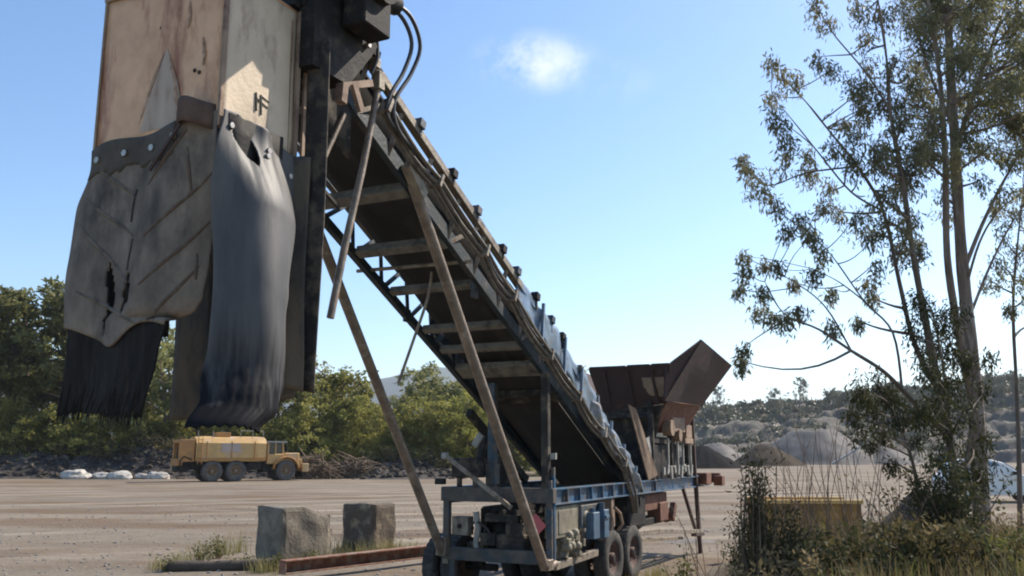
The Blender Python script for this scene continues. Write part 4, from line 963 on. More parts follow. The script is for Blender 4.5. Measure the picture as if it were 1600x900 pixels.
# shiny worn flap on the right side of the hood
LB = [(5.5, -7.45), (5.2, -7.5), (4.13, -7.47), (3.3, -7.5), (2.87, -7.58), (2.6, -7.76)]
RB = [(5.5, -6.52), (5.2, -6.46), (4.65, -6.46), (3.9, -6.62), (3.66, -6.66), (3.05, -6.60), (2.8, -6.72), (2.6, -6.98)]
def flapB(a, c):
    zt = 5.52 - .10 * a + .04 * math.sin(a * 5) - .1 * max(0, a - .8); zb = 2.60 + .02 * math.sin(a * 6) + .01 * math.sin(a * 80)
    z = zt + (zb - zt) * c; l, r_ = lerp(LB, z), lerp(RB, z); k_ = sstep(.02, .3, c)
    bulge = .30 * math.sin(math.pi * min(1, a * 1.02)) ** .8 * k_ + .05 * math.sin(z * 2.2) * k_ + .12 * sstep(.8, 1, c)
    fold = .05 * math.exp(-((a - .55) / .09) ** 2) * (1 - k_) - .05 * math.exp(-((a - .3) / .07) ** 2) * (1 - k_) + .008 * math.sin(a * 11 + z) * k_
    return (l + (r_ - l) * a, .045 - bulge - fold - .06 * a * k_, z)
b = MB(); b.sheet(lambda a, c: (-7.40 + .75 * a, .03, 5.50 - .7 * c), 4, 4, .012); b.build('dark_backing', M_black, mc)  # black sheet added behind the hole to make it read dark
def holeB(a, c): return abs(a - .24 - 1.3 * (c - .06)) < .13 * (1 - ((c - .085) / .08) ** 2) and c > .004
b = MB(); b.sheet(flapB, 150, 240, .02, hole=holeB); fb = b.build('rubber_flap', M_flapgrey, mc, 'smooth worn silvery black flap bulging from the right side')
# black rubber laid bare towards the lower end: a worn area with a streaky upper edge
t = M_flapgrey.node_tree; bs = t.nodes['Principled BSDF']; src = bs.inputs['Base Color'].links[0].from_socket
tcn = N(t, 'ShaderNodeTexCoord'); sp_ = N(t, 'ShaderNodeSeparateXYZ'); t.links.new(tcn.outputs['Object'], sp_.inputs[0])
mp = N(t, 'ShaderNodeMapping'); mp.inputs['Scale'].default_value = (9, 9, .7); t.links.new(tcn.outputs['Object'], mp.inputs[0])
n1 = N(t, 'ShaderNodeTexNoise'); n1.inputs['Scale'].default_value = 1.2; n1.inputs['Detail'].default_value = 6; t.links.new(mp.outputs[0], n1.inputs['Vector'])
m1 = N(t, 'ShaderNodeMath', operation='MULTIPLY_ADD'); m1.inputs[1].default_value = -1.5; t.links.new(n1.outputs[0], m1.inputs[0]); t.links.new(sp_.outputs[2], m1.inputs[2])
r1 = N(t, 'ShaderNodeMapRange'); r1.inputs[1].default_value = 2.85; r1.inputs[2].default_value = 2.15; t.links.new(m1.outputs[0], r1.inputs[0])
k1 = N(t, 'ShaderNodeMix', data_type='RGBA'); t.links.new(r1.outputs[0], k1.inputs[0]); t.links.new(src, k1.inputs[6]); k1.inputs[7].default_value = (.012, .012, .014, 1)
t.links.new(k1.outputs[2], bs.inputs['Base Color'])
r2 = N(t, 'ShaderNodeMapRange'); r2.inputs[3].default_value = .5; r2.inputs[4].default_value = .06; t.links.new(r1.outputs[0], r2.inputs[0]); t.links.new(r2.outputs[0], bs.inputs['Specular IOR Level'])
bolts([V(flapB(a, c)) + V((0, -.02, 0)) for a, c in ((.1, .05), (.52, .1), (.55, .075), (.92, .09))], (0, -1, 0), .03, fb, M_bolt)
def strip(name_label, t0, u0, t1, u1, zt, zb, m_, wav=.02, seed=0, flare=0):
    def fn(a, c):
        z = zt + (zb - zt) * c; d_ = wav * math.sin(c * 9 + a * 2 + seed) * c + flare * c ** 3
        return (t0 + (t1 - t0) * a - d_ * .5, u0 + (u1 - u0) * a + (.03 * math.sin(c * 5 + seed) - d_ * .6) * c, z + .05 * (a - .5) * (seed % 3 - 1) * c)
    b = MB(); b.sheet(fn, 8, 40, .022); return b.build('rubber_flap', m_, mc, name_label)
strip('narrow brown flap hanging behind the torn flap', -6.3, 1.68, -6.3, 1.17, 5.36, 2.74, M_flapedge, .02, 1)
strip('brown flap right behind the shiny one', -6.40, .38, -6.32, .0, 5.4, 2.9, M_flapedge, .03, 2, .03)
strip('brown flap right behind the shiny one', -6.46, .06, -6.36, -.10, 5.36, 3.0, M_flapedge, .02, 6)
strip('tall dark narrow flap at the back of the hood', -6.30, .03, -6.26, -.215, 6.66, 3.0, M_dark, .015, 3, -.02)

# ---- legs, poles, stays
b = MB(); b.tube([(-4.05, .16, ZL(-4.05) + .02), (-.42, -.02, .72)], .075, 14); b.build('support_leg', M_brown, mc)
b = MB(); b.tube([(-4.05, 1.86, ZL(-4.05) + .02), (-.1, 1.94, .78)], .075, 14); b.build('support_leg', M_brown, mc)
b = MB(); b.bar((-4.25, .1, ZL(-4.25) + .08), (-3.9, .1, ZL(-3.9) - .08), .14, .16); b.build('leg_bracket', M_dusty, mc)
b = MB(); b.tube([(-.42, -.02, .72), (-.15, 0, .68), (.05, 0, .7)], .06, 10); b.box((-.3, -.02, .72), (.2, .14, .16)); b.build('leg_foot', M_brown, mc)
b = MB(); b.box((-.1, 1.94, .9), (.16, .18, .3)); b.build('leg_foot', M_brown, mc)
b = MB(); b.tube([(-5.02, .02, 6.74), (-5.26, .05, 5.6), (-5.50, .09, 4.6), (-5.66, .12, 3.82)], [.04, .04, .042, .042], 10); b.build('hanging_pole', M_brown, mc)
b = MB(); b.tube([(-5.45, .2, 6.2), (-5.98, .28, 5.05)], .035, 8); b.build('hanging_pole', M_brown, mc)
b = MB(); b.bar((-6.2, .1, 5.32), (-5.5, .18, 5.08), .03, .04); b.build('chain', M_dark, mc)
hoseline([(-2.4, .84, 4.98), (-2.38, .92, 4.6), (-2.42, 1.12, 4.0), (-2.4, 1.38, 3.38)], .022, M_dusty)
b = MB(); b.bar((-.35, 1.75, 2.35), (-.28, .60, 1.55), .05, .07); b.build('loose_bar', M_dusty, mc)
b = MB(); b.box((-.35, 1.78, 2.36), (.09, .09, .1)); b.build('bar_end', M_pale, mc)

# ---- under-belt clutter beside the foot of the conveyor
b = MB()
b.bar((.4, 1.75, 3.1), (2.2, 1.5, 1.9), .1, .14); b.box((1.0, 1.7, 2.4), (.5, .1, .6), Matrix.Rotation(.5, 3, 'Y')); b.box((1.6, 1.75, 2.1), (.6, .2, .5))
b.build('tail_frame', M_dark, mc)
b = MB(); b.box((.5, 1.62, 2.62), (.05, .12, .24), Matrix.Rotation(.6, 3, 'X')); b.box((.45, 1.5, 2.16), (.05, .1, .12)); b.build('lamp', M_pale, mc)
b = MB(); b.box((.02, .0, 2.35), (.06, .1, .1)); b.build('lamp', M_pale, mc)
b = MB(); b.sheet(lambda a, c: (.9 + 3.6 * a, .38 + 1.25 * c, ZL(.9 + 3.6 * a) + .04), 12, 4, .02); b.build('belly_guard', M_belt, mc)
b = MB(); b.cyl((4.45, .3, 1.95), (4.45, 1.7, 1.95), .2, 20); b.build('tail_drum', M_black, mc)

# ---- feed bin
def quad(name, P, m_, th=.05, parent=mc, label=None, n=6, wob=.012):
    P = [V(p) for p in P]
    def fn(a, c):
        p_ = P[0] * (1 - a) * (1 - c) + P[1] * a * (1 - c) + P[2] * a * c + P[3] * (1 - a) * c
        nn = (P[1] - P[0]).cross(P[3] - P[0]).normalized(); return p_ + nn * wob * math.sin(a * 5 + c * 4) * math.sin(math.pi * a) * math.sin(math.pi * c)
    b = MB(); b.sheet(fn, n, n, th, smooth=False); return b.build(name, m_, parent, label)
# rear wall, leaning outwards at the top
bw = quad('bin_rear_wall', [(5.0, 1.3, 4.22), (5.0, -.55, 4.25), (5.35, -.30, 3.45), (5.35, 1.1, 3.3)], M_rustdk, .03)
b = MB()
for (u, wd) in ((.95, .06), (.42, .06), (-.12, .06)):
    b.bar((4.985, u, 4.14), (5.29, u - .04, 3.42), wd, .05)
b.build('stiffener', M_rustdk, bw)
b = MB(); b.box((4.98, .86, 4.225), (.05, .82, .04)); b.box((4.98, .16, 4.235), (.05, .5, .04)); b.box((4.98, -.32, 4.24), (.05, .38, .04)); b.build('lip', M_rustdk, bw)
quad('patch_plate', [(5.06, .12, 3.98), (5.06, -.36, 3.98), (5.27, -.34, 3.58), (5.27, .10, 3.58)], M_tan, .012, bw)
quad('bin_wing', [(5.0, -.34, 3.5), (5.9, -.95, 4.84), (8.82, -.95, 4.54), (8.3, -.30, 3.55)], M_rustdk, .05, mc, 'dark rusty side wing flaring up above the bin', n=8)
quad('bin_wing', [(5.0, -.36, 3.55), (5.0, -.42, 4.2), (5.85, -.93, 4.8), (5.6, -.55, 4.0)], M_rustdk, .04)
quad('bin_front_wall', [(8.4, 2.0, 4.1), (8.4, -.4, 4.1), (8.0, -.1, 3.2), (8.0, 1.7, 3.2)], M_rustdk, .04)
quad('bin_side_wall', [(5.1, 1.5, 4.15), (8.4, 2.0, 4.1), (8.0, 1.7, 3.0), (5.4, 1.2, 3.1)], M_rustdk, .04)
quad('bin_side_wall', [(5.35, -.3, 3.5), (8.4, -.25, 3.55), (8.2, .12, 2.9), (5.6, .15, 2.85)], M_rust, .04)
quad('bin_hopper_throat', [(5.35, 1.15, 3.32), (5.35, -.25, 3.42), (5.7, .1, 2.5), (5.7, 1.0, 2.5)], M_dark, .03)
b = MB()
for u in (.02, 1.9):
    for t in (5.3, 6.7, 8.1): b.box((t, u, 2.62), (.11, .11, 1.55))
    b.bar((5.2, u, 3.42), (8.5, u, 3.44), .1, .12); b.bar((5.2, u, 2.66), (8.6, u, 2.62), .08, .09)
for t in (5.3, 8.1): b.bar((t, .0, 3.2), (t, 1.9, 3.2), .1, .12)
b.build('bin_frame', M_dark, mc)
b = MB()
for i, t in enumerate((6.15, 6.9, 7.35, 8.0)): b.box((t, -.09, 2.35), (.06, .04, .75 - .05 * i))
for i in range(9):
    t = 5.75 + .28 * i; b.box((t, -.1, 2.02 + .04 * math.sin(i * 2.3)), (.1, .05, .16 + .06 * (i % 3)), Matrix.Rotation(.4 * math.sin(i * 1.7), 3, 'Y'))
b.build('roller_hanger', M_pale, mc)
b = MB(); b.cyl((6.2, 0, 2.95), (6.2, -.2, 2.95), .18, 14); b.box((7.0, -.05, 3.1), (1.0, .15, .45)); b.box((7.9, -.05, 2.9), (.5, .12, .3)); b.box((7.7, -.12, 2.68), (.7, .08, .12)); b.cyl((6.9, 0, 2.8), (6.9, -.18, 2.8), .14, 12); b.build('feeder_drive', M_tan, mc)
b = MB()
for c, d, rz in (((6.5, .1, 2.3), (1.8, .1, .9), 0), ((5.7, .6, 2.2), (.6, 1.2, .8), 0)): b.box(c, d)
b.build('feeder_box', M_black, mc)
# tan deflector plate leaning beside the belt foot
quad('deflector_plate', [(3.75, -.0, 3.35), (4.0, -.06, 3.28), (5.35, -.06, 1.95), (4.9, .0, 1.85)], M_tan, .03)
quad('deflector_plate', [(4.55, .05, 2.6), (5.2, .05, 2.75), (5.45, .02, 2.25), (5.2, .02, 1.88)], M_pale, .03)

# ================================================================== things on the ground near the trailer
def block(name, c, dims, rz, m_, label, cat, group=None, cut=None, seed=0, top=0, parts=None):
    bm = bmesh.new(); bmesh.ops.create_cube(bm, size=1)
    bmesh.ops.subdivide_edges(bm, edges=bm.edges, cuts=11, use_grid_fill=True)
    for v_ in bm.verts:
        p_ = v_.co.copy(); q = V((p_.x * dims[0], p_.y * dims[1], (p_.z + .5) * dims[2]))
        # worn edges
        e = sum(abs(abs(x) - .5) < .01 for x in p_)
        if e >= 2: q -= V((p_.x * .05, p_.y * .05, (p_.z) * .04)) * (1 + noise.noise(q * 3 + V((seed, 0, 0))))
        q += V((noise.noise(q * 2.2 + V((seed, 5, 0))), noise.noise(q * 2.2 + V((9, seed, 0))), .6 * noise.noise(q * 2.2 + V((2, 1, seed))))) * .045
        if cut: q = cut(q)
        v_.co = q
    me = bpy.data.meshes.new(name); bm.to_mesh(me); bm.free(); me.materials.append(m_)
    o = link(name, me); o.location = c; o.rotation_euler = (0, 0, rz); return tag(o, label, cat, group)
p = at(432, 880, None, 0)
def cutA(q):
    if q.y > .25: q.z *= 1 - .16 * sstep(.25, 1.4, q.y)
    return q
block('stone_block', (p.x + .26, p.y + .42, 0), (1.0, 1.35, 1.24), R(-42), M_conc, 'grey concrete block with a sloping top, left one of the two blocks', 'concrete block', 'concrete blocks at the yard edge', lambda q: V((q.x, q.y, q.z * (1 - .2 * sstep(-.2, .75, q.y)))), 1)
p = at(575, 862, None, 0)
block('stone_block', (p.x - .08, p.y + .5, 0), (1.12, .8, 1.15), R(-32), M_concdk, 'dark mottled square block, right one of the two blocks', 'concrete block', 'concrete blocks at the yard edge', None, 4)
# slab leaning against the first block
p = at(497, 872, None, 0)
block('stone_slab', (p.x - .22, p.y - .05, 0), (.5, 1.1, .66), R(-38), M_conc, 'low broken slab lying against the right side of the left block', 'concrete slab', None, None, 8)
# rusty beam
a = at(436, 900, None, .1); c = at(668, 872, None, .1)
d = c - a; L_ = d.length
r = empty('steel_beam', a, math.atan2(d.y, d.x), 'rusty red steel channel lying on the ground left of the trailer wheel', 'steel beam')
b = MB(); b.box((L_ / 2 + .3, 0, .17), (L_ + .6, .025, .24)); b.box((L_ / 2 + .3, -.1, .045), (L_ + .6, .2, .025)); b.box((L_ / 2 + .3, -.1, .28), (L_ + .6, .2, .025)); b.build('web', M_rustbeam, r)
b = MB(); b.box((.012, -.1, .16), (.02, .19, .2)); b.build('end_plate', M_rustbeam, r)
# dark timber at the bottom left
p = at(345, 893, None, 0)
b = MB(); pts = bend((-1.1, -.1, .1), (1.1, .15, .14), .02, random.Random(2), 8); b.tube(pts, [.12, .13, .125, .12, .13, .125, .12, .115, .1], 10)
o = b.build('timber_log', mat('old_timber', (.10, .075, .055), (.05, .04, .03), 4, .9, 0, .8, 12)); o.location = (p.x, p.y + .1, 0); tag(o, 'dark old log lying in the weeds at the bottom left', 'log')

# loose gravel stones on the yard near the trailer: far too many to count
g = np.random.default_rng(3); vsn, fsn = [], []
ico = bmesh.new(); bmesh.ops.create_icosphere(ico, subdivisions=1, radius=1); iv = np.array([v_.co[:] for v_ in ico.verts]); ifa = np.array([[v_.index for v_ in f_.verts] for f_ in ico.faces]); ico.free()
for i in range(5000):
    yy = 12 + 32 * g.random() ** 1.3; xx = g.uniform(-.62, .5) * yy; s_ = .012 + .035 * g.random() ** 3
    if xx > 2.0 and yy < 21: continue
    jit = iv * (1 + .25 * g.normal(size=iv.shape)) * s_ * np.array([1.2, 1, .6]); vsn.append(jit + [xx, yy, gh(xx, yy) + s_ * .3]); fsn.append(ifa + len(iv) * (len(vsn) - 1))
tag(link('loose_stones', npmesh('loose_stones', np.concatenate(vsn), np.concatenate(fsn), mat('stone_chips', (.34, .31, .27), (.16, .145, .13), 2, .9))), 'loose stones scattered over the yard', 'stones', kind='stuff')

for i, (x, y, r_, h, lb) in enumerate([(-1.0, 21.5, 1.5, .16, 'low patch of spilled grey gravel behind the rusty steel channel'), (4.9, 25.5, 1.8, .2, 'low patch of spilled gravel to the right of the trailer front leg')]):
    heap('spilled_gravel', (x, y, gh(x, y)), r_, r_ * .8, h, mat('spilled_gravel_stones', (.2, .175, .15), (.09, .08, .07), 9, .95, 0, 1, 12), lb, .2, 20 + i)
# ------------------------------------------------------------------ grasses and weeds
def blades(spots, nper, hgt, spread, wdt, lean, seed):
    g = np.random.default_rng(seed); V_, F_ = [], []; n = 0
    for (x, y, hs) in spots:
        z0 = gh(x, y) - .02
        for i in range(nper):
            bx = x + g.normal() * spread; by = y + g.normal() * spread; H_ = hgt * hs * (.45 + .75 * g.random()); an = g.uniform(0, 6.28); l_ = lean * g.random() * H_
            dx, dy = math.cos(an), math.sin(an); wx, wy = -dy * wdt, dx * wdt
            P = []
            for k in (0, .4, .75, 1):
                w_ = 1 - k * .9; cx = bx + dx * l_ * k * k; cy = by + dy * l_ * k * k; cz = z0 + H_ * (k - .12 * k * k * lean)
                P += [(cx - wx * w_, cy - wy * w_, cz), (cx + wx * w_, cy + wy * w_, cz)]
            V_ += P; F_ += [(n, n + 1, n + 3, n + 2), (n + 2, n + 3, n + 5, n + 4), (n + 4, n + 5, n + 7, n + 6)]; n += 8
    return V_, F_
g = np.random.default_rng(12)
sp = []
for i in range(330):                                     # dry grass covering the bank
    y = g.uniform(8.5, 17); x = g.uniform(2.9, 11) * y / 13
    if x - (y - 9) * .12 < 3.0 + .4 * g.random(): continue
    sp.append((x, y, .6 + .8 * g.random()))
v, f = blades(sp, 26, .42, .2, .008, .5, 1)
tag(link('dry_grass', npmesh('dry_grass', v, f, M_dryg)), 'dry straw coloured grass covering the bank at the right', 'grass', kind='stuff')
sp = []
for i in range(200):
    y = g.uniform(8.5, 15.5); x = g.uniform(3.2, 10.5) * y / 13
    if x - (y - 9) * .12 < 3.2: continue
    sp.append((x, y, .6 + .8 * g.random()))
v, f = blades(sp, 16, .33, .22, .016, .6, 2)
tag(link('green_ground_cover', npmesh('green_ground_cover', v, f, M_greeng)), 'green weeds between the dry grass on the right bank', 'weeds', kind='stuff')
sp = []
for (px, py, hs) in [(250, 890, .7), (275, 888, .8), (300, 880, 1.0), (322, 872, 1.1), (345, 865, 1.2), (362, 862, 1.5), (385, 885, .7), (420, 893, .8), (440, 890, .7), (535, 862, 1.2), (548, 858, 1.4), (560, 866, .9), (583, 868, 1.0), (600, 862, 1.0), (470, 882, .6), (508, 872, .7), (640, 858, .7), (625, 860, .8), (655, 862, .6), (405, 896, .9), (1005, 905, .7), (1030, 905, .6), (980, 908, .5)]:
    p = at(px, py, None, 0)
    for q in range(3): sp.append((p.x + g.normal() * .12, p.y + g.normal() * .2, hs))
v, f = blades(sp, 26, .42, .12, .007, .6, 3)
tag(link('yard_edge_grass', npmesh('yard_edge_grass', v, f, leafmat('straw_grass', (.36, .30, .14), (.2, .19, .07), .3, 1.2, .8))), 'yellow dry grass growing round the concrete blocks', 'grass', kind='stuff')
# leafy weeds at the left edge of the yard, each a plant
def weed(px, py, h, label, m_, seed, n=60, ln=.09, spread=.3, Y=None, z0=None, stems=7, name='weed_plant', grp='weeds by the yard edge', cat='weed', wd=.45, stemm=None):
    p = at(px, py, None, 0) if Y is None else at(px, py, Y)
    z = gh(p.x, p.y); r = empty(name, (p.x, p.y, z), 0, label, cat, grp); g2 = random.Random(seed); b = MB(); cs = []
    for i in range(stems):
        e = V((g2.gauss(0, spread), g2.gauss(0, spread), h * g2.uniform(.55, 1))); pts = bend((g2.gauss(0, .04), g2.gauss(0, .04), -.03), e, .06, g2, 6); b.tube(pts, [.012 * (1 - .8 * q / 6) * (1 + h * .4) for q in range(7)], 5)
        for q in pts[2:]: cs.append(tuple(q))
    b.build('stem', stemm or M_brush, r); v, f = leaves(cs, .11 * (1 + h * .3), max(2, n // len(cs) + 1), ln, ln * wd, .1, seed); link('foliage', npmesh('foliage', v, f, m_), r)
for i, (px, py, h, lb) in enumerate([(258, 893, .3, 'small green weed furthest left at the bottom of the picture'), (312, 880, .42, 'green weed above the left end of the dark log'), (340, 872, .5, 'tallest green weed left of the concrete blocks'),
        (372, 890, .28, 'low green weed over the middle of the dark log'), (428, 893, .34, 'green weed in front of the left concrete block'), (490, 880, .26, 'small weed at the foot of the low slab')]):
    weed(px, py, h, lb, M_greeng, i + 5, 160, .07, .14)
M_brl = leafmat('brown_green_leaf', (.04, .036, .016), (.13, .105, .045), .35, 1.2, .8)
# dark feathery shrubs and thin dry shrubs on the bank
for i, (px, Y, h, lb, m_, n, sp_, st, ln) in enumerate([
   (1178, 11.5, 2.05, 'tall dark feathery shrub standing alone at the left edge of the bank', M_brl, 2600, .15, 30, .07),
   (1150, 12.5, 1.3, 'thin dark shrub left of the tall feathery one', M_leafD, 1100, .16, 9, .06),
   (1066, 15.0, .95, 'low green plant just right of the trailer wheels', M_greeng, 420, .14, 8, .07),
   (1208, 11.8, 1.15, 'dark brownish shrub left of the yellow bin', M_brl, 1400, .26, 14, .07),
   (1270, 10.5, .62, 'dry straw coloured bush in front of the yellow bin', M_dryg, 1500, .4, 18, .08),
   (1340, 10.8, .6, 'dark leafy bush just right of the yellow bin', M_leafD, 1300, .4, 16, .09),
   (1400, 11.2, .75, 'brownish bush below the soil mound', M_dryg, 1500, .4, 14, .09),
   (1455, 10.5, .8, 'dense dark brown bush at the foot of the gum trees', M_brl, 1800, .42, 16, .09),
   (1520, 11.0, .7, 'brown leafy bush right of the gum tree foot', M_brl, 1500, .4, 14, .09),
   (1575, 10.5, .6, 'bright green leafy bush in the bottom right corner', M_greeng, 1400, .36, 14, .08),
   (1130, 11.5, .5, 'lowest green clump at the left foot of the bank', M_leafC, 700, .25, 10, .07),
   (1420, 14.5, 1.1, 'reddish dry bush in front of the soil mound', M_dryg, 500, .4, 14, .07),
   (1492, 13.2, 1.35, 'tall dark bush between the soil mound and the thick gum trunk', M_leafD, 3000, .3, 26, .08),
   (1462, 14.0, 1.2, 'brown leafy bush between the soil mound and the dark sapling', M_brl, 1800, .3, 20, .08),
   (1580, 14.0, .8, 'dry grey bush under the white car', M_dryg, 600, .4, 14, .07)]):
    weed(px, 800, h * (.84 if Y < 11.6 and h < 1 else 1), lb, m_, 40 + i, int(n * .8), ln, sp_, Y, stems=st, name='shrub', grp='shrubs on the right bank', cat='shrub', wd=.3 if i < 2 else .45)
# bare reddish stalks, countable: one thing each
for i, (px, Y, h, lb) in enumerate([(1095, 14.5, 1.6, 'pale bare stalk clump right of the trailer front leg'), (1240, 13.5, 2.0, 'brown bare stalk clump above the left end of the yellow bin'), (1290, 13, 2.1, 'red brown stalk clump behind the yellow bin'),
     (1345, 13.5, 2.2, 'tallest red brown stalk clump right of the yellow bin'), (1385, 13, 1.9, 'bare stalk clump in front of the soil mound'), (1210, 13.0, 2.3, 'thin stalk clump next to the tall feathery shrub'), (1315, 14.5, 2.3, 'stalk clump before the long dark windrow')]):
    p = at(px, 800, Y); z = gh(p.x, Y); g2 = random.Random(i); b = MB()
    for q in range(11):
        b.tube(bend((g2.gauss(0, .12), g2.gauss(0, .12), -.02), (g2.gauss(0, .38), g2.gauss(0, .3), h * g2.uniform(.35, 1)), .07, g2, 6), [.008 * (1 - .6 * k_ / 6) for k_ in range(7)], 4)
    o = b.build('dry_stalks', mat('red_brown_stalk', (.22, .13, .08), (.14, .10, .07), 3, .9)); o.location = (p.x, Y, z); tag(o, lb, 'dry stalks', 'bare stalks on the right bank')

# yellow steel bin half hidden in the grass
yp = at(1187, 786, 19.5)
yb = empty('steel_bin', (yp.x, 19.5, 0), R(-3), 'low yellow steel bin with a bright top edge half hidden behind the grass', 'bin')
b = MB(); zt = yp.z
L2 = 2.1
b.box((L2 / 2, 0, zt * .5), (L2, .06, zt)); b.box((L2 / 2, 1.3, zt * .5), (L2, .06, zt)); b.box((.02, .65, zt * .5), (.06, 1.24, zt)); b.box((L2 - .02, .65, zt * .5), (.06, 1.24, zt)); b.box((L2 / 2, .65, .12), (L2 - .1, 1.2, .06)); M_bin = mat('shaded_yellow_steel', (.44, .25, .06), (.30, .17, .05), 2, .6, 0, .3, 10, (.10, .06, .035), .58, 2); b.build('shell', M_bin, yb)  # yellow dulled to put shade into the face towards the camera
b = MB(); b.box((L2 / 2, -.02, zt + .03), (L2 + .08, .12, .08)); b.box((L2 / 2, 1.32, zt + .03), (L2 + .08, .12, .08)); b.build('rim', mat('lit_yellow_rim', (.72, .47, .17), (.55, .34, .12), 3, .6), yb)  # top edge in a lighter yellow, as if catching the light
for x in (.3, 1.0, 1.75):
    b = MB(); b.box((x, -.05, zt * .5), (.08, .05, zt - .06)); b.build('rib', M_bin, yb)

# ------------------------------------------------------------------ gum trees at the right
def stempts(P, Y0): return [at(px, py, Y0 + dy) for (px, py, dy) in P]
def smooth(P, n=5):
    q = []
    for i in range(len(P) - 1):
        p0 = P[max(0, i - 1)]; p1 = P[i]; p2 = P[i + 1]; p3 = P[min(len(P) - 1, i + 2)]
        for j in range(n):
            t = j / n; q.append(.5 * ((2 * p1) + (p2 - p0) * t + (2 * p0 - 5 * p1 + 4 * p2 - p3) * t * t + (3 * p1 - p0 - 3 * p2 + p3) * t ** 3))
    q.append(P[-1]); return q
def gum(label, Y0, base, stems, clumps, seed, leafm=None, barkm=None, nl=80, ln=.13, extra_up=0):
    leafm = leafm or M_leafA; barkm = barkm or M_bark
    bx = at(base, 800, Y0); bz = gh(bx.x, Y0); root = V((bx.x, Y0, bz)); g2 = random.Random(seed)
    r = empty('gum_tree', root, 0, label, 'tree', 'gum trees on the right bank')
    allp = []
    for (P, r0, r1) in stems:
        pts = smooth(stempts(P, Y0)); 
        if P[0][1] > 750: pts[0] = V((pts[0].x, pts[0].y, bz - .1))
        n = len(pts); b = MB(); b.tube([p_ - root for p_ in pts], [r0 + (r1 - r0) * (i / (n - 1)) * (1 + .1 * math.sin(i * 1.3)) for i in range(n)], 10); b.build('trunk' if r0 > .05 else 'branch', barkm, r)
        allp += [(p_, r0 + (r1 - r0) * i / (n - 1)) for i, p_ in enumerate(pts)]
    tw = MB(); cs = []; rs = []
    for (px, py, rad, dn) in clumps:
        Yc = Y0 + g2.uniform(-1.2, 1.2); c = at(px, py, Yc); R_ = rad / 1400 * Y0
        # twig from the nearest stem point below the clump
        best = min(allp, key=lambda q: (q[0] - c).length + 1.5 * max(0, q[0].z - c.z + .2))
        pts = bend(best[0], c, .1, g2, 6, .04); tw.tube([p_ - root for p_ in pts], [min(best[1] * .8, .028) * (1 - .75 * i / 6) + .003 for i in range(7)], 5)
        k = max(3, int(7 * dn * (rad / 28) ** 1.2))
        for q in range(k):
            o_ = V((g2.gauss(0, .5), g2.gauss(0, .55), g2.gauss(0, .5))) * R_; e = c + o_
            tp_ = bend(c, e, .15, g2, 4, -.03); tw.tube([p_ - root for p_ in tp_], [.007, .006, .005, .004, .003], 4)
            for s_ in (.55, 1.0): cs.append(tuple(c + o_ * s_ + V((0, 0, -.05)) - root)); rs.append(R_ * .42 + .10)
    tw.build('twigs', barkm, r)
    v, f = leaves(cs, rs, int(nl * .40), ln * .88, ln * .21, 1.6, seed, (1, 1, 1.25)); link('crown', npmesh('crown', v, f, leafm), r)
    return r
gg = random.Random(21)
def field(n, x0, x1, y0, y1, r0, r1, dn, keep=None):
    o = []
    for i in range(n):
        x = gg.uniform(x0, x1); y = gg.uniform(y0, y1)
        if keep and not keep(x, y): continue
        o.append((x, y, gg.uniform(r0, r1), dn))
    return o
C1 = [(1425, 40, 34, 1.3), (1470, 20, 40, 1.5), (1530, 30, 45, 1.6), (1580, 60, 40, 1.6), (1450, 80, 36, 1.4), (1500, 90, 42, 1.6), (1555, 110, 42, 1.6), (1600, 130, 40, 1.3), (1440, 140, 30, 1.2), (1490, 150, 36, 1.5), (1540, 165, 36, 1.4), (1585, 185, 32, 1), (1460, 200, 30, 1.2), (1510, 210, 32, 1.2), (1550, 225, 24, .8), (1600, 230, 28, .8),
      (1490, 260, 24, .8), (1440, 240, 30, 1), (1420, 180, 26, .9), (1475, 300, 22, .7), (1535, 280, 18, .5), (1590, 10, 40, 1.4), (1640, 60, 50, 1.3), (1640, 150, 40, 1), (1500, -30, 50, 1.4), (1570, -40, 50, 1.3), (1430, -30, 40, 1.2), (1490, 330, 18, .5), (1570, 250, 18, .5)]
C1 += field(34, 1410, 1620, -20, 250, 18, 34, 1.1) + field(10, 1540, 1620, 180, 330, 12, 20, .5)
gum('tallest gum tree with the thick pale trunk rising out of the top of the picture', 15.0, 1535,
    [([(1537, 850, 0), (1532, 760, 0), (1522, 600, 0), (1510, 480, .05), (1501, 380, .1), (1492, 230, .1), (1484, 90, .1), (1478, -60, .1)], .145, .06),
     ([(1518, 620, 0), (1498, 520, -.2), (1480, 400, -.35), (1477, 250, -.4), (1468, 120, -.4), (1450, 0, -.5)], .075, .03),
     ([(1507, 420, .05), (1535, 350, .3), (1570, 280, .5), (1605, 225, .6), (1640, 190, .7)], .04, .012),
     ([(1513, 500, .05), (1545, 420, .3), (1580, 350, .4), (1615, 300, .5)], .028, .01),
     ([(1508, 455, .05), (1530, 380, -.2), (1560, 330, -.3), (1600, 300, -.4)], .025, .01),
     ([(1492, 240, .1), (1520, 150, .3), (1550, 70, .4), (1580, -20, .5)], .05, .015),
     ([(1490, 200, .1), (1455, 120, .2), (1430, 40, .3)], .035, .012)], C1, 5, nl=82, ln=.115)
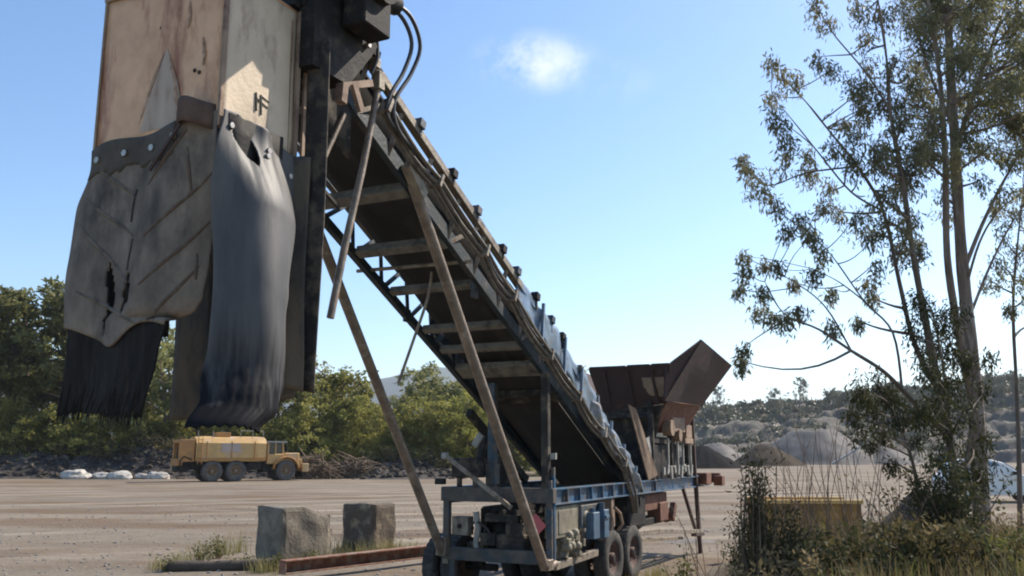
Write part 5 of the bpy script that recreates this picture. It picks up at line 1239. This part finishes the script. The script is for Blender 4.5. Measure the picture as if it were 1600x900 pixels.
C2 = [(1272, 6, 20, .9), (1290, 30, 13, .6), (1285, 88, 16, .9), (1300, 105, 12, .5), (1208, 100, 13, .6), (1222, 122, 20, .9), (1245, 118, 16, .7), (1206, 150, 16, .8), (1216, 185, 20, 1.1), (1225, 215, 15, .8), (1182, 280, 20, .9), (1168, 262, 13, .7), (1158, 250, 8, .5), (1196, 300, 17, .8), (1215, 320, 12, .6), (1235, 250, 18, .8), (1258, 275, 22, 1), (1262, 240, 14, .6), (1300, 225, 18, .7), (1330, 215, 24, .9), (1318, 190, 12, .5),
      (1345, 135, 26, 1.1), (1350, 90, 18, .7), (1340, 15, 26, 1), (1375, 20, 24, .9), (1360, 60, 16, .6), (1395, 100, 22, .8), (1378, 160, 24, .9), (1345, 170, 18, .8), (1365, 235, 28, 1.1), (1395, 240, 30, 1.2), (1410, 290, 28, 1.1), (1340, 270, 20, .8), (1370, 300, 20, .8), (1300, 290, 18, .7), (1285, 320, 14, .6), (1310, 330, 14, .5), (1385, 345, 24, 1), (1355, 370, 20, .9), (1368, 410, 18, .8), (1355, 440, 14, .7), (1365, 465, 10, .5), (1420, 340, 22, .9), (1430, 270, 26, .9), (1330, 240, 16, .6),
      (1248, 345, 13, .5), (1228, 358, 10, .5), (1268, 370, 12, .5), (1285, 395, 11, .4), (1275, 420, 12, .5), (1265, 360, 10, .4), (1160, 400, 10, .5), (1163, 420, 8, .4), (1195, 412, 8, .4), (1215, 412, 7, .35), (1158, 450, 8, .35), (1185, 455, 10, .4), (1180, 490, 12, .5), (1205, 495, 13, .6), (1225, 500, 11, .5), (1165, 540, 8, .3), (1240, 440, 9, .4), (1300, 450, 10, .3), (1250, 480, 8, .3), (1340, 500, 9, .3), (1400, 390, 18, .7), (1440, 390, 16, .6), (1160, 565, 6, .3), (1300, 510, 8, .3)]
C2 += field(16, 1330, 1440, 120, 400, 12, 22, .8)
gum('multi stemmed gum tree leaning left with thin drooping foliage', 14.2, 1490,
    [([(1500, 850, 0), (1486, 700, 0), (1462, 580, 0), (1440, 470, -.1), (1424, 380, -.2), (1410, 280, -.3), (1392, 180, -.4), (1385, 90, -.4), (1372, 0, -.5)], .075, .015),
     ([(1470, 620, 0), (1430, 540, .2), (1405, 440, .3), (1380, 330, .4), (1340, 260, .5), (1300, 210, .6), (1260, 160, .6), (1222, 120, .7)], .045, .008),
     ([(1380, 330, .4), (1330, 300, .3), (1280, 240, .3), (1240, 190, .2), (1215, 160, .2)], .02, .006),
     ([(1478, 680, 0), (1420, 620, -.3), (1380, 580, -.5), (1330, 548, -.6), (1280, 515, -.6), (1225, 490, -.7), (1195, 440, -.8)], .042, .007),
     ([(1410, 612, -.3), (1395, 520, -.2), (1350, 470, 0), (1300, 400, .1), (1262, 362, .2)], .022, .006),
     ([(1350, 470, 0), (1310, 440, .1), (1270, 420, .1)], .014, .005),
     ([(1330, 548, -.6), (1290, 480, -.4), (1240, 440, -.3), (1170, 405, -.3)], .016, .005),
     ([(1410, 280, -.3), (1440, 240, 0), (1455, 180, .1)], .02, .008),
     ([(1390, 170, -.4), (1350, 110, -.4), (1300, 50, -.3), (1275, 5, -.3)], .018, .006),
     ([(1340, 260, .5), (1260, 270, .6), (1200, 290, .7), (1165, 262, .8)], .018, .006)], C2, 9, nl=66, ln=.12, barkm=M_barkdk)
C3 = [(1440, 480, 22, 1.5), (1470, 500, 26, 1.6), (1455, 540, 26, 1.6), (1490, 545, 24, 1.4), (1425, 520, 18, 1.2), (1450, 575, 24, 1.4), (1485, 590, 26, 1.4), (1510, 560, 20, 1.1), (1465, 620, 24, 1.3), (1505, 640, 22, 1.2), (1500, 480, 16, 1), (1480, 670, 24, 1.2), (1520, 700, 22, 1.2), (1440, 650, 22, 1), (1500, 730, 26, 1.1), (1535, 740, 20, 1), (1430, 460, 14, .9), (1545, 560, 14, .8), (1540, 610, 14, .8), (1535, 680, 16, .8), (1460, 710, 22, .9)]
gum('dark leafy sapling wrapped close round the lower gum trunks', 13.6, 1495,
    [([(1495, 850, 0), (1490, 720, 0), (1480, 620, .1), (1468, 540, .1), (1455, 480, 0)], .035, .01), ([(1498, 800, 0), (1515, 680, .2), (1520, 580, .3), (1505, 500, .3)], .025, .008)], C3, 13, M_leafD, M_barkdk, 62, .11)
C4 = [(1375, 600, 20, 1.4), (1350, 615, 20, 1.4), (1395, 620, 20, 1.4), (1330, 640, 14, 1), (1365, 640, 22, 1.4), (1400, 655, 18, 1.2), (1345, 665, 14, 1), (1380, 680, 16, 1.1), (1420, 640, 18, 1.1), (1360, 690, 9, .8), (1425, 690, 14, .8), (1395, 720, 10, .6), (1450, 630, 20, 1)]
gum('small round crowned dark tree left of the gum trunks, hanging over the grey heaps', 16.5, 1440,
    [([(1440, 830, 0), (1430, 740, 0), (1412, 680, 0), (1385, 625, 0), (1370, 600, 0)], .04, .012)], C4, 17, M_leafD, M_barkdk, 80, .12)
C5 = [(1590, 330, 24, .9), (1565, 370, 20, .8), (1600, 390, 26, 1), (1560, 410, 16, .7), (1580, 440, 20, .8), (1550, 440, 12, .5), (1605, 460, 20, .8), (1572, 480, 12, .5), (1640, 360, 30, 1), (1630, 430, 26, .9), (1600, 300, 18, .6), (1650, 500, 22, .7)]
gum('slender olive leaved gum tree at the right picture edge', 19.0, 1590,
    [([(1594, 830, 0), (1592, 700, 0), (1588, 600, 0), (1583, 480, 0), (1590, 380, 0), (1600, 290, 0)], .055, .015)], C5, 23, leafmat('olive_yellow_leaf', (.11, .12, .05), (.2, .18, .075), .4, 1), M_barkdk, 80, .13)

# ------------------------------------------------------------------ the air
b = MB(); b.v = [(x, y, z) for x in (-10500, 10500) for y in (-80, 9500) for z in (-4, 345)]
b.f = [(0, 1, 3, 2), (4, 6, 7, 5), (0, 4, 5, 1), (2, 3, 7, 6), (0, 2, 6, 4), (1, 5, 7, 3)]; b.sm = [False] * 6
hm = bpy.data.materials.new('haze_air'); hm.use_nodes = True; t = hm.node_tree; t.nodes.clear()
pv = N(t, 'ShaderNodeVolumePrincipled'); pv.inputs['Color'].default_value = (.80, .88, 1, 1); pv.inputs['Density'].default_value = .00014; pv.inputs['Anisotropy'].default_value = .3
oo = N(t, 'ShaderNodeOutputMaterial'); t.links.new(pv.outputs[0], oo.inputs['Volume'])
tag(b.build('haze', hm), kind='stuff')
